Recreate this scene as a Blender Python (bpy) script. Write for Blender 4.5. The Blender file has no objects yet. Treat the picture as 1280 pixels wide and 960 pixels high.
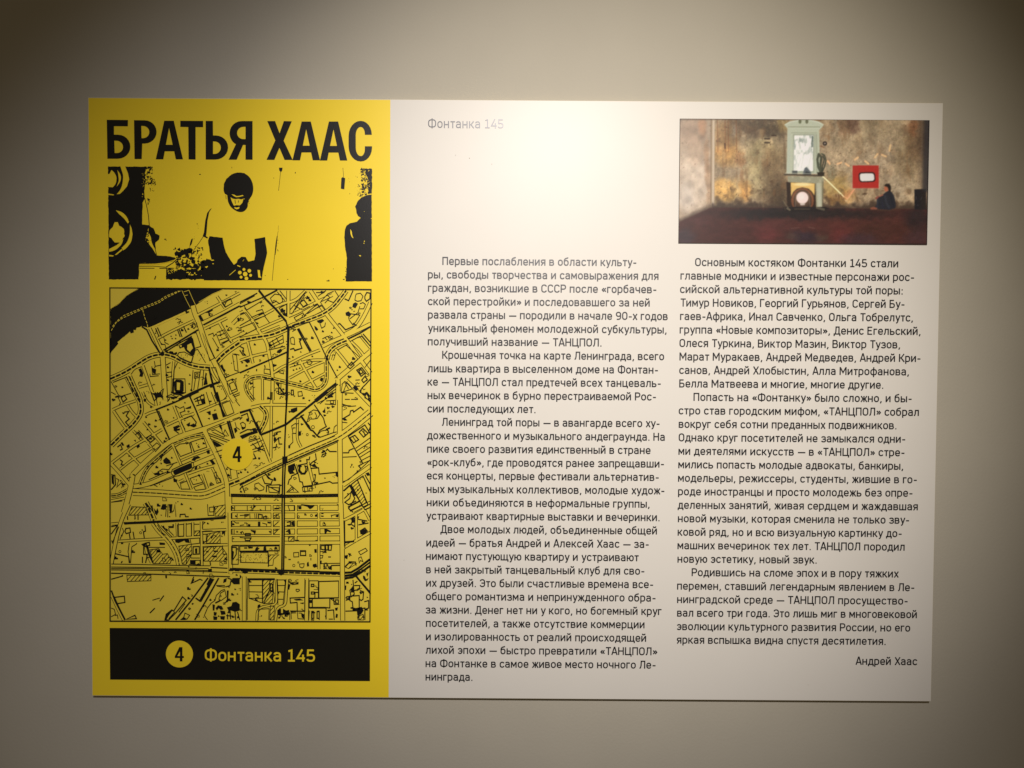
import bpy, math, random
import numpy as np
from mathutils import Vector, Matrix
from mathutils.geometry import tessellate_polygon

random.seed(7); rng = np.random.default_rng(7)
S = bpy.context.scene
COL = S.collection

# ------------------------------------------------------------------ camera, world, lamps, exposure
CAMP = (-0.00243694, -1.36034165, 0.06567907)
YAW, PITCH, ROLL, FPX = -0.000285769, -0.02449307, 0.006641, 961.0
cam_d = bpy.data.cameras.new('camera'); cam = bpy.data.objects.new('camera', cam_d); COL.objects.link(cam)
fw = Vector((math.sin(YAW)*math.cos(PITCH), math.cos(YAW)*math.cos(PITCH), math.sin(PITCH)))
rt = Vector((math.cos(YAW), -math.sin(YAW), 0)); up = rt.cross(fw)
r2 = math.cos(ROLL)*rt + math.sin(ROLL)*up; u2 = -math.sin(ROLL)*rt + math.cos(ROLL)*up
cam.matrix_world = Matrix(((r2.x, u2.x, -fw.x, CAMP[0]), (r2.y, u2.y, -fw.y, CAMP[1]), (r2.z, u2.z, -fw.z, CAMP[2]), (0, 0, 0, 1)))
cam_d.sensor_fit = 'HORIZONTAL'; cam_d.sensor_width = 36.0; cam_d.lens = FPX/1280*36
cam_d.clip_start = 0.05; cam_d.clip_end = 50
S.camera = cam

W = bpy.data.worlds.new('World'); S.world = W; W.use_nodes = True
bg = W.node_tree.nodes['Background']; bg.inputs[0].default_value = (1.0, 0.78, 0.50, 1); bg.inputs[1].default_value = 0.081

def spot(name, loc, aim, half, power, color, size):
    d = bpy.data.lights.new(name, 'SPOT'); o = bpy.data.objects.new(name, d); COL.objects.link(o)
    d.energy = power; d.color = color; d.spot_size = 2*half; d.spot_blend = 1.0; d.shadow_soft_size = size
    o.location = loc
    o.rotation_euler = (Vector(aim)-Vector(loc)).to_track_quat('-Z', 'Y').to_euler()
    return o
spot('gallery_spotlight', (0.27, -2.30, 1.20), (0.218, 0, 0.2093), 0.345, 168, (1.0, 0.905, 0.80), 0.04)
spot('gallery_spotlight', (0.11, -2.30, 1.20), (-0.07, 0, -0.145), 0.4400, 138, (1.0, 0.96, 1.02), 0.04)

S.view_settings.view_transform = 'Standard'; S.view_settings.look = 'None'
S.view_settings.exposure = 0; S.view_settings.gamma = 1; S.view_settings.use_curve_mapping = False
S.render.engine = 'CYCLES'

# ------------------------------------------------------------------ materials
def mat(name, color, rough=0.5, spec=0.5, mottling=0.0, scale=30, bump=0.0, bscale=400, grain=0.0):
    m = bpy.data.materials.new(name); m.use_nodes = True
    nt = m.node_tree; b = nt.nodes['Principled BSDF']
    b.inputs['Roughness'].default_value = rough; b.inputs['Specular IOR Level'].default_value = spec
    b.inputs['Base Color'].default_value = (*color, 1)
    tc = nt.nodes.new('ShaderNodeTexCoord')
    geo = nt.nodes.new('ShaderNodeNewGeometry')
    if mottling or grain:
        n = nt.nodes.new('ShaderNodeTexNoise'); n.inputs['Scale'].default_value = scale; n.inputs['Detail'].default_value = 6
        nt.links.new(geo.outputs['Position'], n.inputs['Vector'])
        n2 = nt.nodes.new('ShaderNodeTexNoise'); n2.inputs['Scale'].default_value = 700; n2.inputs['Detail'].default_value = 2
        nt.links.new(geo.outputs['Position'], n2.inputs['Vector'])
        mr = nt.nodes.new('ShaderNodeMapRange'); mr.inputs[1].default_value = .3; mr.inputs[2].default_value = .7
        mr.inputs[3].default_value = 1-mottling; mr.inputs[4].default_value = 1+mottling
        nt.links.new(n.outputs['Fac'], mr.inputs[0])
        mr2 = nt.nodes.new('ShaderNodeMapRange'); mr2.inputs[1].default_value = .3; mr2.inputs[2].default_value = .7
        mr2.inputs[3].default_value = 1-grain; mr2.inputs[4].default_value = 1+grain
        nt.links.new(n2.outputs['Fac'], mr2.inputs[0])
        mu = nt.nodes.new('ShaderNodeMath'); mu.operation = 'MULTIPLY'
        nt.links.new(mr.outputs[0], mu.inputs[0]); nt.links.new(mr2.outputs[0], mu.inputs[1])
        vm = nt.nodes.new('ShaderNodeVectorMath'); vm.operation = 'SCALE'; vm.inputs[0].default_value = color
        nt.links.new(mu.outputs[0], vm.inputs['Scale']); nt.links.new(vm.outputs[0], b.inputs['Base Color'])
    if bump:
        n3 = nt.nodes.new('ShaderNodeTexNoise'); n3.inputs['Scale'].default_value = bscale; n3.inputs['Detail'].default_value = 4
        nt.links.new(geo.outputs['Position'], n3.inputs['Vector'])
        bp = nt.nodes.new('ShaderNodeBump'); bp.inputs['Strength'].default_value = bump; bp.inputs['Distance'].default_value = 0.0006
        nt.links.new(n3.outputs['Fac'], bp.inputs['Height']); nt.links.new(bp.outputs[0], b.inputs['Normal'])
    return m
M_wall = mat('wall_paint', (0.49, 0.457, 0.365), 0.75, 0.25, 0.018, 7, 0.45, 240, 0.014)
M_white = mat('white_print', (0.785, 0.755, 0.675), 0.37, 0.18, 0.006, 12, 0.06, 500, 0.008)
M_edge = mat('board_edge', (0.78, 0.70, 0.52), 0.5, 0.4)
M_yellow = mat('yellow_print', (0.97, 0.72, 0.028), 0.35, 0.4, 0.010, 14, 0.06, 500, 0.012)
M_yellow2 = mat('map_yellow_print', (0.86, 0.66, 0.065), 0.35, 0.4, 0.010, 14, 0.06, 500, 0.012)
M_black = mat('black_print', (0.007, 0.0065, 0.004), 0.31, 0.5, 0.05, 40, 0.10, 500, 0.12)
M_ink = mat('text_ink', (0.012, 0.011, 0.013), 0.35, 0.72)

# ------------------------------------------------------------------ the plane of the panel
PW, PH, TH = 1.5, 1.06055527, 0.0110            # panel size, thickness
def _hom():
    src = [(110, 121.8), (1178.9, 128.8), (1163.8, 876.8), (115.1, 869.7)]
    dst = [(-PW/2, PH/2), (PW/2, PH/2), (PW/2, -PH/2), (-PW/2, -PH/2)]
    A = []; b = []
    for (x, y), (u, v) in zip(src, dst):
        A.append([x, y, 1, 0, 0, 0, -u*x, -u*y]); b.append(u)
        A.append([0, 0, 0, x, y, 1, -v*x, -v*y]); b.append(v)
    h = np.linalg.solve(np.array(A, float), np.array(b, float)); return np.append(h, 1).reshape(3, 3)
HM = _hom(); HI = np.linalg.inv(HM)
def at(x, y):                                   # a measured point of the photograph -> metres on the panel
    q = HM @ (x, y, 1); return (q[0]/q[2], q[1]/q[2])
PX = 0.001415                                   # metres per photographed pixel on the panel

def PHOTOGAIN(x, y):                        # undo the lamp's fall-off across the print
    return 1/(1.02*np.exp(-((x-0)/1500)**2*1.0)*.9)

def empty(name, loc, label=None, cat=None, group=None):
    o = bpy.data.objects.new(name, None); COL.objects.link(o); o.location = loc; o.empty_display_size = .05
    if label: o['label'] = label
    if cat: o['category'] = cat
    if group: o['group'] = group
    return o

class Sheet:
    """flat print: filled polygons and ribbons in the plane of the panel, at a depth in front of it"""
    def __init__(s, depth, step=0.000012): s.v = []; s.f = []; s.d = depth; s.k = 0; s.step = step
    def _y(s):
        s.k += 1; return -(s.d + s.step*(s.k % 14))
    def poly(s, pts, holes=()):
        y = s._y(); loops = [[Vector((p[0], p[1], 0)) for p in L] for L in [pts, *holes]]
        tris = tessellate_polygon(loops); b = len(s.v)
        for L in loops: s.v += [(p.x, y, p.y) for p in L]
        for t in tris:
            a, c, e = [s.v[b+i] for i in t]
            cr = (c[0]-a[0])*(e[2]-a[2]) - (c[2]-a[2])*(e[0]-a[0])
            if abs(cr) < 1e-14: continue
            s.f.append((b+t[0], b+t[1], b+t[2]) if cr > 0 else (b+t[0], b+t[2], b+t[1]))
    def ribbon(s, pts, w, closed=False):
        P = [pts[0]]
        for p in pts[1:]:
            if math.hypot(p[0]-P[-1][0], p[1]-P[-1][1]) > 1e-7: P.append(p)
        if closed and math.hypot(P[0][0]-P[-1][0], P[0][1]-P[-1][1]) < 1e-7: P.pop()
        n = len(P)
        if n < 2: return
        y = s._y(); b = len(s.v); h = w/2
        for i in range(n):
            a = P[i-1] if (i or closed) else None; c = P[(i+1) % n] if (i < n-1 or closed) else None
            d1 = d2 = None
            if a: L = math.hypot(P[i][0]-a[0], P[i][1]-a[1]); d1 = ((P[i][0]-a[0])/L, (P[i][1]-a[1])/L)
            if c: L = math.hypot(c[0]-P[i][0], c[1]-P[i][1]); d2 = ((c[0]-P[i][0])/L, (c[1]-P[i][1])/L)
            d1 = d1 or d2; d2 = d2 or d1
            nx, ny = -(d1[1]+d2[1]), d1[0]+d2[0]; L = math.hypot(nx, ny)
            if L < 1e-6: nx, ny = -d1[1], d1[0]; k = 1
            else:
                nx /= L; ny /= L; k = 1/max(.45, nx*-d1[1]+ny*d1[0])
            s.v += [(P[i][0]+nx*h*k, y, P[i][1]+ny*h*k), (P[i][0]-nx*h*k, y, P[i][1]-ny*h*k)]
        for i in range(n if closed else n-1):
            j = (i+1) % n; s.f.append((b+2*i+1, b+2*j+1, b+2*j, b+2*i))
    def rect(s, cx, cy, w, h, a=0):
        c, d = math.cos(a), math.sin(a)
        s.poly([(cx+c*x-d*y, cy+d*x+c*y) for x, y in ((-w/2, -h/2), (w/2, -h/2), (w/2, h/2), (-w/2, h/2))])
    def disc(s, cx, cy, r, n=48, ry=None):
        ry = ry or r
        s.poly([(cx+r*math.cos(2*math.pi*i/n), cy+ry*math.sin(2*math.pi*i/n)) for i in range(n)])
    def build(s, name, m, parent=None, **props):
        me = bpy.data.meshes.new(name); me.from_pydata(s.v, [], s.f); me.materials.append(m); me.update()
        o = bpy.data.objects.new(name, me); COL.objects.link(o)
        if parent:
            o.parent = parent; 
        for k, v in props.items(): o[k] = v
        return o

def box(name, x0, x1, y0, y1, z0, z1, m, parent=None, bevel=0):
    import bmesh
    bm = bmesh.new(); bmesh.ops.create_cube(bm, size=1)
    for v in bm.verts:
        v.co = Vector((x0+(v.co.x+.5)*(x1-x0), y0+(v.co.y+.5)*(y1-y0), z0+(v.co.z+.5)*(z1-z0)))
    if bevel: bmesh.ops.bevel(bm, geom=bm.edges[:], offset=bevel, segments=2, profile=.5, affect='EDGES')
    me = bpy.data.meshes.new(name); bm.to_mesh(me); bm.free(); me.materials.append(m)
    o = bpy.data.objects.new(name, me); COL.objects.link(o)
    if parent: o.parent = parent
    return o

def rounded(V, closed=True, seg=6):
    """vertices (x, y[, radius]) -> points, with the corners turned on an arc-like curve"""
    out = []; n = len(V)
    for i, v in enumerate(V):
        r = v[2] if len(v) > 2 else 0
        if r <= 0 or (not closed and i in (0, n-1)): out.append((v[0], v[1])); continue
        a, c = V[i-1], V[(i+1) % n]
        la = math.hypot(a[0]-v[0], a[1]-v[1]); lc = math.hypot(c[0]-v[0], c[1]-v[1])
        pr = V[i-1][2] if len(V[i-1]) > 2 else 0; nr = V[(i+1) % n][2] if len(V[(i+1) % n]) > 2 else 0
        ra = min(r, la*(r/(r+pr))); rc = min(r, lc*(r/(r+nr)))
        A = (v[0]+(a[0]-v[0])*ra/la, v[1]+(a[1]-v[1])*ra/la); C = (v[0]+(c[0]-v[0])*rc/lc, v[1]+(c[1]-v[1])*rc/lc)
        for j in range(seg+1):
            t = j/seg; k = .56
            p1 = (A[0]+(v[0]-A[0])*k, A[1]+(v[1]-A[1])*k); p2 = (C[0]+(v[0]-C[0])*k, C[1]+(v[1]-C[1])*k)
            out.append(tuple((1-t)**3*A[q]+3*(1-t)**2*t*p1[q]+3*(1-t)*t*t*p2[q]+t**3*C[q] for q in (0, 1)))
    return out

# ------------------------------------------------------------------ wall
import bmesh
bm = bmesh.new(); bmesh.ops.create_grid(bm, x_segments=8, y_segments=8, size=1)
for v in bm.verts: v.co = Vector((v.co.x*3.2, TH+0.0004, v.co.y*2.0+0.1))
me = bpy.data.meshes.new('wall'); bm.to_mesh(me); bm.free(); me.materials.append(M_wall)
wall = bpy.data.objects.new('wall', me); COL.objects.link(wall); wall['kind'] = 'structure'
if me.polygons[0].normal.y > 0: me.flip_normals()

# ------------------------------------------------------------------ the exhibition panel
panel = empty('exhibition_panel', (0, 0, 0), 'wide white and yellow printed panel with city map and text columns on beige wall', 'panel')
box('board', -PW/2, PW/2, 0.0, TH, -PH/2, PH/2, M_edge, panel, 0.0005)
e = 0.0009
sh = Sheet(0.0001); xd_t = at(488.1, 125)[0]; xd = xd_t
sh.poly([(xd, -PH/2+.0006), (PW/2-.0006, -PH/2+.0006), (PW/2-.0006, PH/2-.0006), (xd, PH/2-.0006)]); sh.build('white_field', M_white, panel)
sh = Sheet(0.0002); sh.poly([(-PW/2+e, -PH/2+e), (xd-.0002, -PH/2+e), (xd-.0002, PH/2-e), (-PW/2+e, PH/2-e)]); sh.build('yellow_field', M_yellow, panel)

# title: every letter cut to its outline; coordinates of three enlargements (origin x, y, scale)
def enl(ox, oy, sc, pts): return [(*at(ox+p[0]/sc, oy+p[1]/sc), *([p[2]/sc*PX] if len(p) > 2 else [])) for p in pts]
T1, T2, T3 = (125, 140, 10.667), (235, 140, 10.667), (350, 140, 10.667)
TITLE = [
 (T1, [(92,105),(375,108),(373,192),(188,190),(188,303),(408,305,165),(405,624,165),(100,624)], [(192,383),(310,384,90),(308,548,80),(197,548)]),
 (T1, [(455,110),(757,113,160),(755,422,160),(565,422),(558,628),(462,628)], [(552,186),(660,188,85),(658,351,85),(556,350)]),
 (T1, [(858,118),(985,118),(1108,632),(1012,632),(990,525),(865,525),(845,632),(745,632)], [(922,215),(970,438),(880,438)]),
 (T1, [(1072,118),(1376,120),(1376,203),(1276,203),(1276,635),(1182,633),(1178,202),(1072,200)], None),
 (T2, [(237,120),(333,120),(335,313),(537,315,165),(535,636,170),(237,635)], [(335,393),(440,394,85),(438,560,85),(335,560)]),
 (T2, [(862,122),(862,637),(768,637),(768,440),(735,440),(650,637),(542,637),(640,430),(556,395,110),(555,120,165)], [(768,198),(655,199,85),(656,363,85),(768,362)]),
 (T2, [(1058,122),(1162,122),(1222,285),(1279,122),(1385,125),(1277,383),(1397,640),(1289,640),(1220,478),(1152,640),(1048,638),(1165,380)], None),
 (T3, [(290,128),(412,128),(535,645),(438,645),(415,540),(290,540),(268,645),(167,645)], [(350,232),(396,450),(305,450)]),
 (T3, [(653,128),(776,128),(898,648),(800,648),(778,542),(650,542),(630,648),(533,648)], [(714,232),(760,453),(668,453)]),
 (T3, [(1225,305),(1225,119,185),(915,119,200),(915,661,200),(1228,661,185),(1228,458),(1132,458),(1131,589,88),(1012,589,110),(1010,200,110),(1130,200,88),(1132,305)], None),
]
title = empty('title_lettering', (0, 0, 0)); title.parent = panel
for fr, out, hole in TITLE:
    s = Sheet(0.0005); s.poly(rounded(enl(*fr, out)), [rounded(enl(*fr, hole))] if hole else [])
    s.build('letter', M_black, title)

# ------------------------------------------------------------------ a line alphabet (units: x-height 10, capitals 13.2)
def mir(st, w): return [[(w-p[0], *p[1:]) for p in q] for q in st]
A_ = {}
def G(ch, adv, *st): A_[ch] = (adv, [list(q) for q in st])
O = [(.85,5),(.85,.85,3.1),(6.65,.85,3.1),(6.65,9.15,3.1),(.85,9.15,3.1),(.85,5)]
G('а', 8.5, [(1.0,7.5),(1.0,9.15,2),(6.2,9.15,2.5),(6.2,0)], [(6.2,5.5),(.75,5.5,2.3),(.75,.85,2.3),(4,.85),(6.2,2.0)])
G('б', 8.8, [(.85,6),(.85,.85,3),(6.65,.85,3),(6.65,8.6,3),(.85,8.6,3),(.85,6)], [(.85,6.5),(.85,11.4,3),(3.6,12.1),(5.9,12.7),(6.1,13.8)])
G('в', 8.5, [(.85,0),(.85,10)], [(1.7,9.15),(6.0,9.15,1.9),(6.0,5.2,1.9),(1.7,5.2)], [(5,5.2),(6.5,5.2,2.1),(6.5,.85,2.1),(1.7,.85)])
G('г', 6.5, [(.85,0),(.85,9.15),(5.5,9.15)])
G('д', 8.9, [(1.5,.85),(2.3,4),(2.6,9.15),(6.3,9.15),(6.3,.85)], [(.4,-2.3),(.4,.85),(7.6,.85),(7.6,-2.3)])
G('е', 8.5, [(1.6,4.8),(6.5,4.8),(6.5,9.15,2.9),(.85,9.15,3.1),(.85,.85,3.1),(6.4,.85,2.4),(6.4,2.5)])
G('ж', 10.3, [(4.8,0),(4.8,10)], [(.6,10),(3.4,5.0),(.4,0)], [(9.0,10),(6.2,5.0),(9.2,0)], [(3.3,5.0),(6.3,5.0)])
G('з', 8.0, [(.8,7.6),(.8,9.15,2),(6,9.15,2),(6,5.1,2),(2.2,5.1)], [(5,5.1),(6.4,5.1,2.1),(6.4,.85,2.1),(.75,.85,2.1),(.75,2.5)])
G('и', 8.7, [(.85,10),(.85,0)], [(6.5,10),(6.5,0)], [(1.2,1.0),(6.1,9.0)])
BR = [(1.7,13.6),(2.1,11.8,1),(5.2,11.8,1),(5.6,13.6)]
G('й', 8.7, [(.85,10),(.85,0)], [(6.5,10),(6.5,0)], [(1.2,1.0),(6.1,9.0)], BR)
G('к', 8.1, [(.85,0),(.85,10)], [(1.7,5.0),(3,5.0)], [(6.4,10),(2.9,5.0),(6.8,0)])
G('л', 8.6, [(-.2,.85),(1.0,.9,.6),(1.8,3.5),(2.1,9.15),(6.4,9.15),(6.4,0)])
G('м', 10.0, [(.85,0),(.85,10)], [(7.85,0),(7.85,10)], [(1.2,9.2),(4.35,3.0),(7.5,9.2)])
G('н', 8.7, [(.85,0),(.85,10)], [(6.5,0),(6.5,10)], [(1.7,5.0),(5.7,5.0)])
G('о', 8.6, O)
G('п', 8.6, [(.85,0),(.85,9.15),(6.4,9.15),(6.4,0)])
G('р', 8.6, [(.85,-3.2),(.85,10)], [(1.7,9.15),(6.65,9.15,3),(6.65,.85,3),(1.7,.85)])
G('с', 8.0, [(6.3,7.3),(6.3,9.15,2.8),(.85,9.15,3.1),(.85,.85,3.1),(6.3,.85,2.8),(6.3,2.7)])
G('т', 7.2, [(.1,9.15),(6.5,9.15)], [(3.3,0),(3.3,8.4)])
G('у', 7.6, [(.5,10),(3.5,1.0)], [(6.6,10),(3.2,-.6),(2.5,-2.4,1),(.9,-2.4)])
G('ф', 11.0, [(5,-3.2),(5,13.2)], [(.85,5),(.85,.85,3.2),(9.15,.85,3.2),(9.15,9.15,3.2),(.85,9.15,3.2),(.85,5)])
G('х', 7.6, [(.6,10),(6.5,0)], [(6.5,10),(.6,0)])
G('ц', 9.2, [(.85,10),(.85,.85),(7.7,.85),(7.7,-2.3)], [(6.3,10),(6.3,1.7)])
G('ч', 8.4, [(.85,10),(.85,4.2,2.4),(5.4,4.2)], [(6.3,10),(6.3,0)])
G('ш', 12.0, [(.85,10),(.85,.85),(9.85,.85),(9.85,10)], [(5.35,10),(5.35,1.7)])
G('щ', 12.6, [(.85,10),(.85,.85),(11.2,.85),(11.2,-2.3)], [(5.35,10),(5.35,1.7)], [(9.85,10),(9.85,1.7)])
G('ъ', 9.4, [(0,9.15),(2.2,9.15),(2.2,.85),(7.6,.85,2.2),(7.6,5.4,2.2),(3,5.4)])
G('ы', 10.8, [(.85,10),(.85,.85),(6.1,.85,2.2),(6.1,5.4,2.2),(1.7,5.4)], [(8.7,0),(8.7,10)])
G('ь', 8.1, [(.85,10),(.85,.85),(6.3,.85,2.2),(6.3,5.4,2.2),(1.7,5.4)])
G('э', 8.0, [(.9,7.4),(.9,9.15,2.8),(6.3,9.15,3.1),(6.3,.85,3.1),(.9,.85,2.8),(.9,2.6)], [(2.4,5),(5.5,5)])
G('ю', 11.4, [(.85,0),(.85,10)], [(1.7,5),(3.6,5)], [(p[0]*.92+3.7, *p[1:]) for p in O])
G('я', 8.3, [(6.2,0),(6.2,9.15),(.85,9.15,2.1),(.85,4.7,2.1),(5.4,4.7)], [(3.2,4.0),(.7,0)])
K = 12.35
G('А', 9.6, [(.5,0),(4.1,12.9),(4.8,12.9),(8.4,0)], [(2,4),(6.9,4)])
G('Б', 9.2, [(6.6,K),(.85,K),(.85,.85),(7.2,.85,2.6),(7.2,7,2.6),(1.7,7)])
G('В', 9.5, [(.85,.85),(.85,K),(6.9,K,2.5),(6.9,6.9,2.5),(1.7,6.9)], [(6,6.9),(7.4,6.9,2.7),(7.4,.85,2.7),(0,.85)])
G('Г', 7.6, [(.85,0),(.85,K),(6.8,K)])
G('Д', 10.4, [(1.9,.85),(2.9,5),(3.2,K),(7.6,K),(7.6,.85)], [(.4,-2.6),(.4,.85),(9,.85),(9,-2.6)])
G('Е', 8.8, [(7.2,K),(.85,K),(.85,.85),(7.2,.85)], [(1.7,6.8),(6.4,6.8)])
G('И', 10, [(.85,13.2),(.85,0)], [(7.8,13.2),(7.8,0)], [(1.2,1.2),(7.4,12)])
G('К', 9.2, [(.85,0),(.85,13.2)], [(1.7,6.6),(3.4,6.6)], [(7.7,13.2),(3.3,6.6),(8.1,0)])
G('Л', 10, [(-.1,.85),(1.4,.9,.8),(2.3,5),(2.6,K),(7.8,K),(7.8,0)])
G('М', 11.8, [(.85,0),(.85,13.2)], [(9.65,0),(9.65,13.2)], [(1.2,12.2),(5.25,4),(9.3,12.2)])
G('Н', 10, [(.85,0),(.85,13.2)], [(7.8,0),(7.8,13.2)], [(1.7,6.8),(7,6.8)])
G('О', 9.8, [(.85,6.6),(.85,.85,3.4),(7.7,.85,3.4),(7.7,K,3.4),(.85,K,3.4),(.85,6.6)])
G('П', 9.9, [(.85,0),(.85,K),(7.7,K),(7.7,0)])
G('Р', 9.1, [(.85,0),(.85,K),(7.4,K,2.9),(7.4,5.8,2.9),(1.7,5.8)])
G('С', 9.4, [(7.5,9.8),(7.5,K,3.1),(.85,K,3.4),(.85,.85,3.4),(7.5,.85,3.1),(7.5,3.4)])
G('Т', 8.4, [(.1,K),(8,K)], [(4.05,0),(4.05,11.5)])
G('Ф', 12.4, [(5.7,-.6),(5.7,13.8)], [(.85,6.6),(.85,1.5,3.6),(10.55,1.5,3.6),(10.55,11.7,3.6),(.85,11.7,3.6),(.85,6.6)])
G('Х', 9.2, [(.7,13.2),(8,0)], [(8,13.2),(.7,0)])
G('Ц', 10.7, [(.85,13.2),(.85,.85),(9.2,.85),(9.2,-2.6)], [(7.7,13.2),(7.7,1.7)])
G('Э', 9.2, [(.9,9.8),(.9,K,3.1),(7.4,K,3.4),(7.4,.85,3.4),(.9,.85,3.1),(.9,3.4)], [(2.6,6.7),(6.6,6.7)])
G('0', 9.3, A_['О'][1][0]); A_['0'] = (9.3, [[(p[0]*.95, *p[1:]) for p in A_['О'][1][0]]])
G('1', 8.0, [(.9,11.2),(3.9,12.2),(3.9,.85)], [(.5,.85),(7,.85)])
G('4', 9.2, [(5.6,13.2),(.9,3.6),(8.1,3.6)], [(6.3,7.6),(6.3,0)])
G('5', 9.0, [(7,K),(1.5,K),(1.2,7),(7.2,7.6,3),(7.2,.85,3),(.85,.85,2.6),(.85,2.8)])
G('9', 9.3, [(7.2,8.8),(7.2,K,3.1),(.85,K,3.1),(.85,5.8,3.1),(7.2,5.8,3.1),(7.2,8.8)], [(7.2,9),(7.2,.85,3.2),(1.4,.85)])
G(',', 3.9, [(1.9,1.6),(1.5,0),(.8,-2)]); G('.', 3.6, [(.6,.85),(2.3,.85)]); G(':', 3.8, [(.8,.85),(2.5,.85)], [(.8,7.6),(2.5,7.6)])
G('-', 6.3, [(.6,5),(5.2,5)]); G('—', 12.4, [(.3,5),(11.6,5)]); G(' ', 3.9)
G('«', 7.9, [(3.3,8),(1,5),(3.3,2)], [(6.3,8),(4,5),(6.3,2)]); G('»', 7.9, [(.9,8),(3.2,5),(.9,2)], [(3.9,8),(6.2,5),(3.9,2)])

def set_line(sheet, text, xl, xr, yb, unit, stroke, each=None):
    """text between the two measured ends; unit = metres per alphabet unit"""
    ax, az = at(xl, yb); bx, _ = at(xr, yb + (xr-xl)*0.0066)
    nat = 0; last = 0
    for c in text: nat += A_[c][0]; last = A_[c][0]
    st = A_[text[-1]][1]; ink = max(p[0] for q in st for p in q)+.85; nat += ink-last
    first = min(p[0] for q in A_[text[0]][1] for p in q)-.85
    avail = (bx-ax)/unit; extra = (avail-(nat-first))/(len(text)-1)
    sx = 1.0
    if abs(extra) > .45: sx = (avail-math.copysign(.45, extra)*(len(text)-1))/(nat-first); extra = math.copysign(.45, extra)
    x = -first*sx
    for c in text:
        if each and c != ' ': sheet = Sheet(0.0009)
        for q in A_[c][1]:
            P = rounded([(ax+(x+p[0]*sx)*unit, az+p[1]*unit, *([p[2]*unit] if len(p) > 2 else [])) for p in q], closed=False, seg=4)
            sheet.ribbon(P, stroke*unit, closed=(abs(P[0][0]-P[-1][0])+abs(P[0][1]-P[-1][1]) < 1e-8))
        if each and c != ' ': sheet.build('letter', *each)
        x += A_[c][0]*sx+extra

U = 0.755*PX                                    # body text: x-height 7.55 photographed pixels
C1 = [("Первые послабления в области культу-",553,796),("ры, свободы творчества и самовыражения для",535,823),("граждан, возникшие в СССР после «горбачев-",535,821),
("ской перестройки» и последовавшего за ней",535,812),("развала страны — породили в начале 90-х годов",535,834.5),("уникальный феномен молодежной субкультуры,",535,833.2),
("получивший название — ТАНЦПОЛ.",534.8,752.5),("Крошечная точка на карте Ленинграда, всего",552.8,830),("лишь квартира в выселенном доме на Фонтан-",534,823),
("ке — ТАНЦПОЛ стал предтечей всех танцеваль-",534.5,826.5),("ных вечеринок в бурно перестраиваемой Рос-",534.5,820.5),("сии последующих лет.",534.5,670),
("Ленинград той поры — в авангарде всего ху-",551.8,825),("дожественного и музыкального андеграунда. На",533.8,830.8),("пике своего развития единственный в стране",534,813),
("«рок-клуб», где проводятся ранее запрещавши-",534.2,830.5),("еся концерты, первые фестивали альтернатив-",533.7,824),("ных музыкальных коллективов, молодые худож-",533.5,831),
("ники объединяются в неформальные группы,",533.5,812),("устраивают квартирные выставки и вечеринки.",533,825),("Двое молодых людей, объединенные общей",550.5,821),
("идеей — братья Андрей и Алексей Хаас — за-",533,811.5),("нимают пустующую квартиру и устраивают",532.5,799),("в ней закрытый танцевальный клуб для сво-",532.7,806),
("их друзей. Это были счастливые времена все-",532.7,817),("общего романтизма и непринужденного обра-",532.5,820),("за жизни. Денег нет ни у кого, но богемный круг",532.2,827.5),
("посетителей, а также отсутствие коммерции",532.5,805.5),("и изолированность от реалий происходящей",532.5,807.5),("лихой эпохи — быстро превратили «ТАНЦПОЛ»",531.5,821.5),
("на Фонтанке в самое живое место ночного Ле-",532,820),("нинграда.",532,591.2)]
C2 = [("Основным костяком Фонтанки 145 стали",868.8,1122.5),("главные модники и известные персонажи рос-",850.5,1143),("сийской альтернативной культуры той поры:",850,1128.8),
("Тимур Новиков, Георгий Гурьянов, Сергей Бу-",850,1131),("гаев-Африка, Инал Савченко, Ольга Тобрелутс,",850,1141),("группа «Новые композиторы», Денис Егельский,",849.5,1150.5),
("Олеся Туркина, Виктор Мазин, Виктор Тузов,",849.3,1125),("Марат Муракаев, Андрей Медведев, Андрей Кри-",849.3,1151),("санов, Андрей Хлобыстин, Алла Митрофанова,",849,1136),
("Белла Матвеева и многие, многие другие.",849,1104.5),("Попасть на «Фонтанку» было сложно, и бы-",866.8,1140),("стро став городским мифом, «ТАНЦПОЛ» собрал",848.3,1148.3),
("вокруг себя сотни преданных подвижников.",848.3,1121),("Однако круг посетителей не замыкался одни-",848.3,1132),("ми деятелями искусств — в «ТАНЦПОЛ» стре-",848,1131),
("мились попасть молодые адвокаты, банкиры,",847.8,1128.8),("модельеры, режиссеры, студенты, жившие в го-",847.5,1146.5),("роде иностранцы и просто молодежь без опре-",847.5,1141),
("деленных занятий, живая сердцем и жаждавшая",847,1147),("новой музыки, которая сменила не только зву-",847.3,1136.8),("ковой ряд, но и всю визуальную картинку до-",847,1127.5),
("машних вечеринок тех лет. ТАНЦПОЛ породил",846.8,1130.5),("новую эстетику, новый звук.",846.8,1021.3),("Родившись на сломе эпох и в пору тяжких",864.5,1123.3),
("перемен, ставший легендарным явлением в Ле-",846.3,1143.3),("нинградской среде — ТАНЦПОЛ просущество-",846.3,1135),("вал всего три года. Это лишь миг в многовековой",846.3,1145.8),
("эволюции культурного развития России, но его",846,1137.5),("яркая вспышка видна спустя десятилетия.",845.8,1107.5)]
for lines, y0, y1 in ((C1, 331.2, 850.5), (C2, 332.6, 804.3)):
    colo = empty('text_column', (0, 0, 0)); colo.parent = panel
    for i, (t, a, b) in enumerate(lines):
        s = Sheet(0.0005); set_line(s, t, a, b, y0+(y1-y0)*i/(len(lines)-1), U, 2.0); s.build('text_line', M_ink, colo, kind='stuff')
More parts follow.
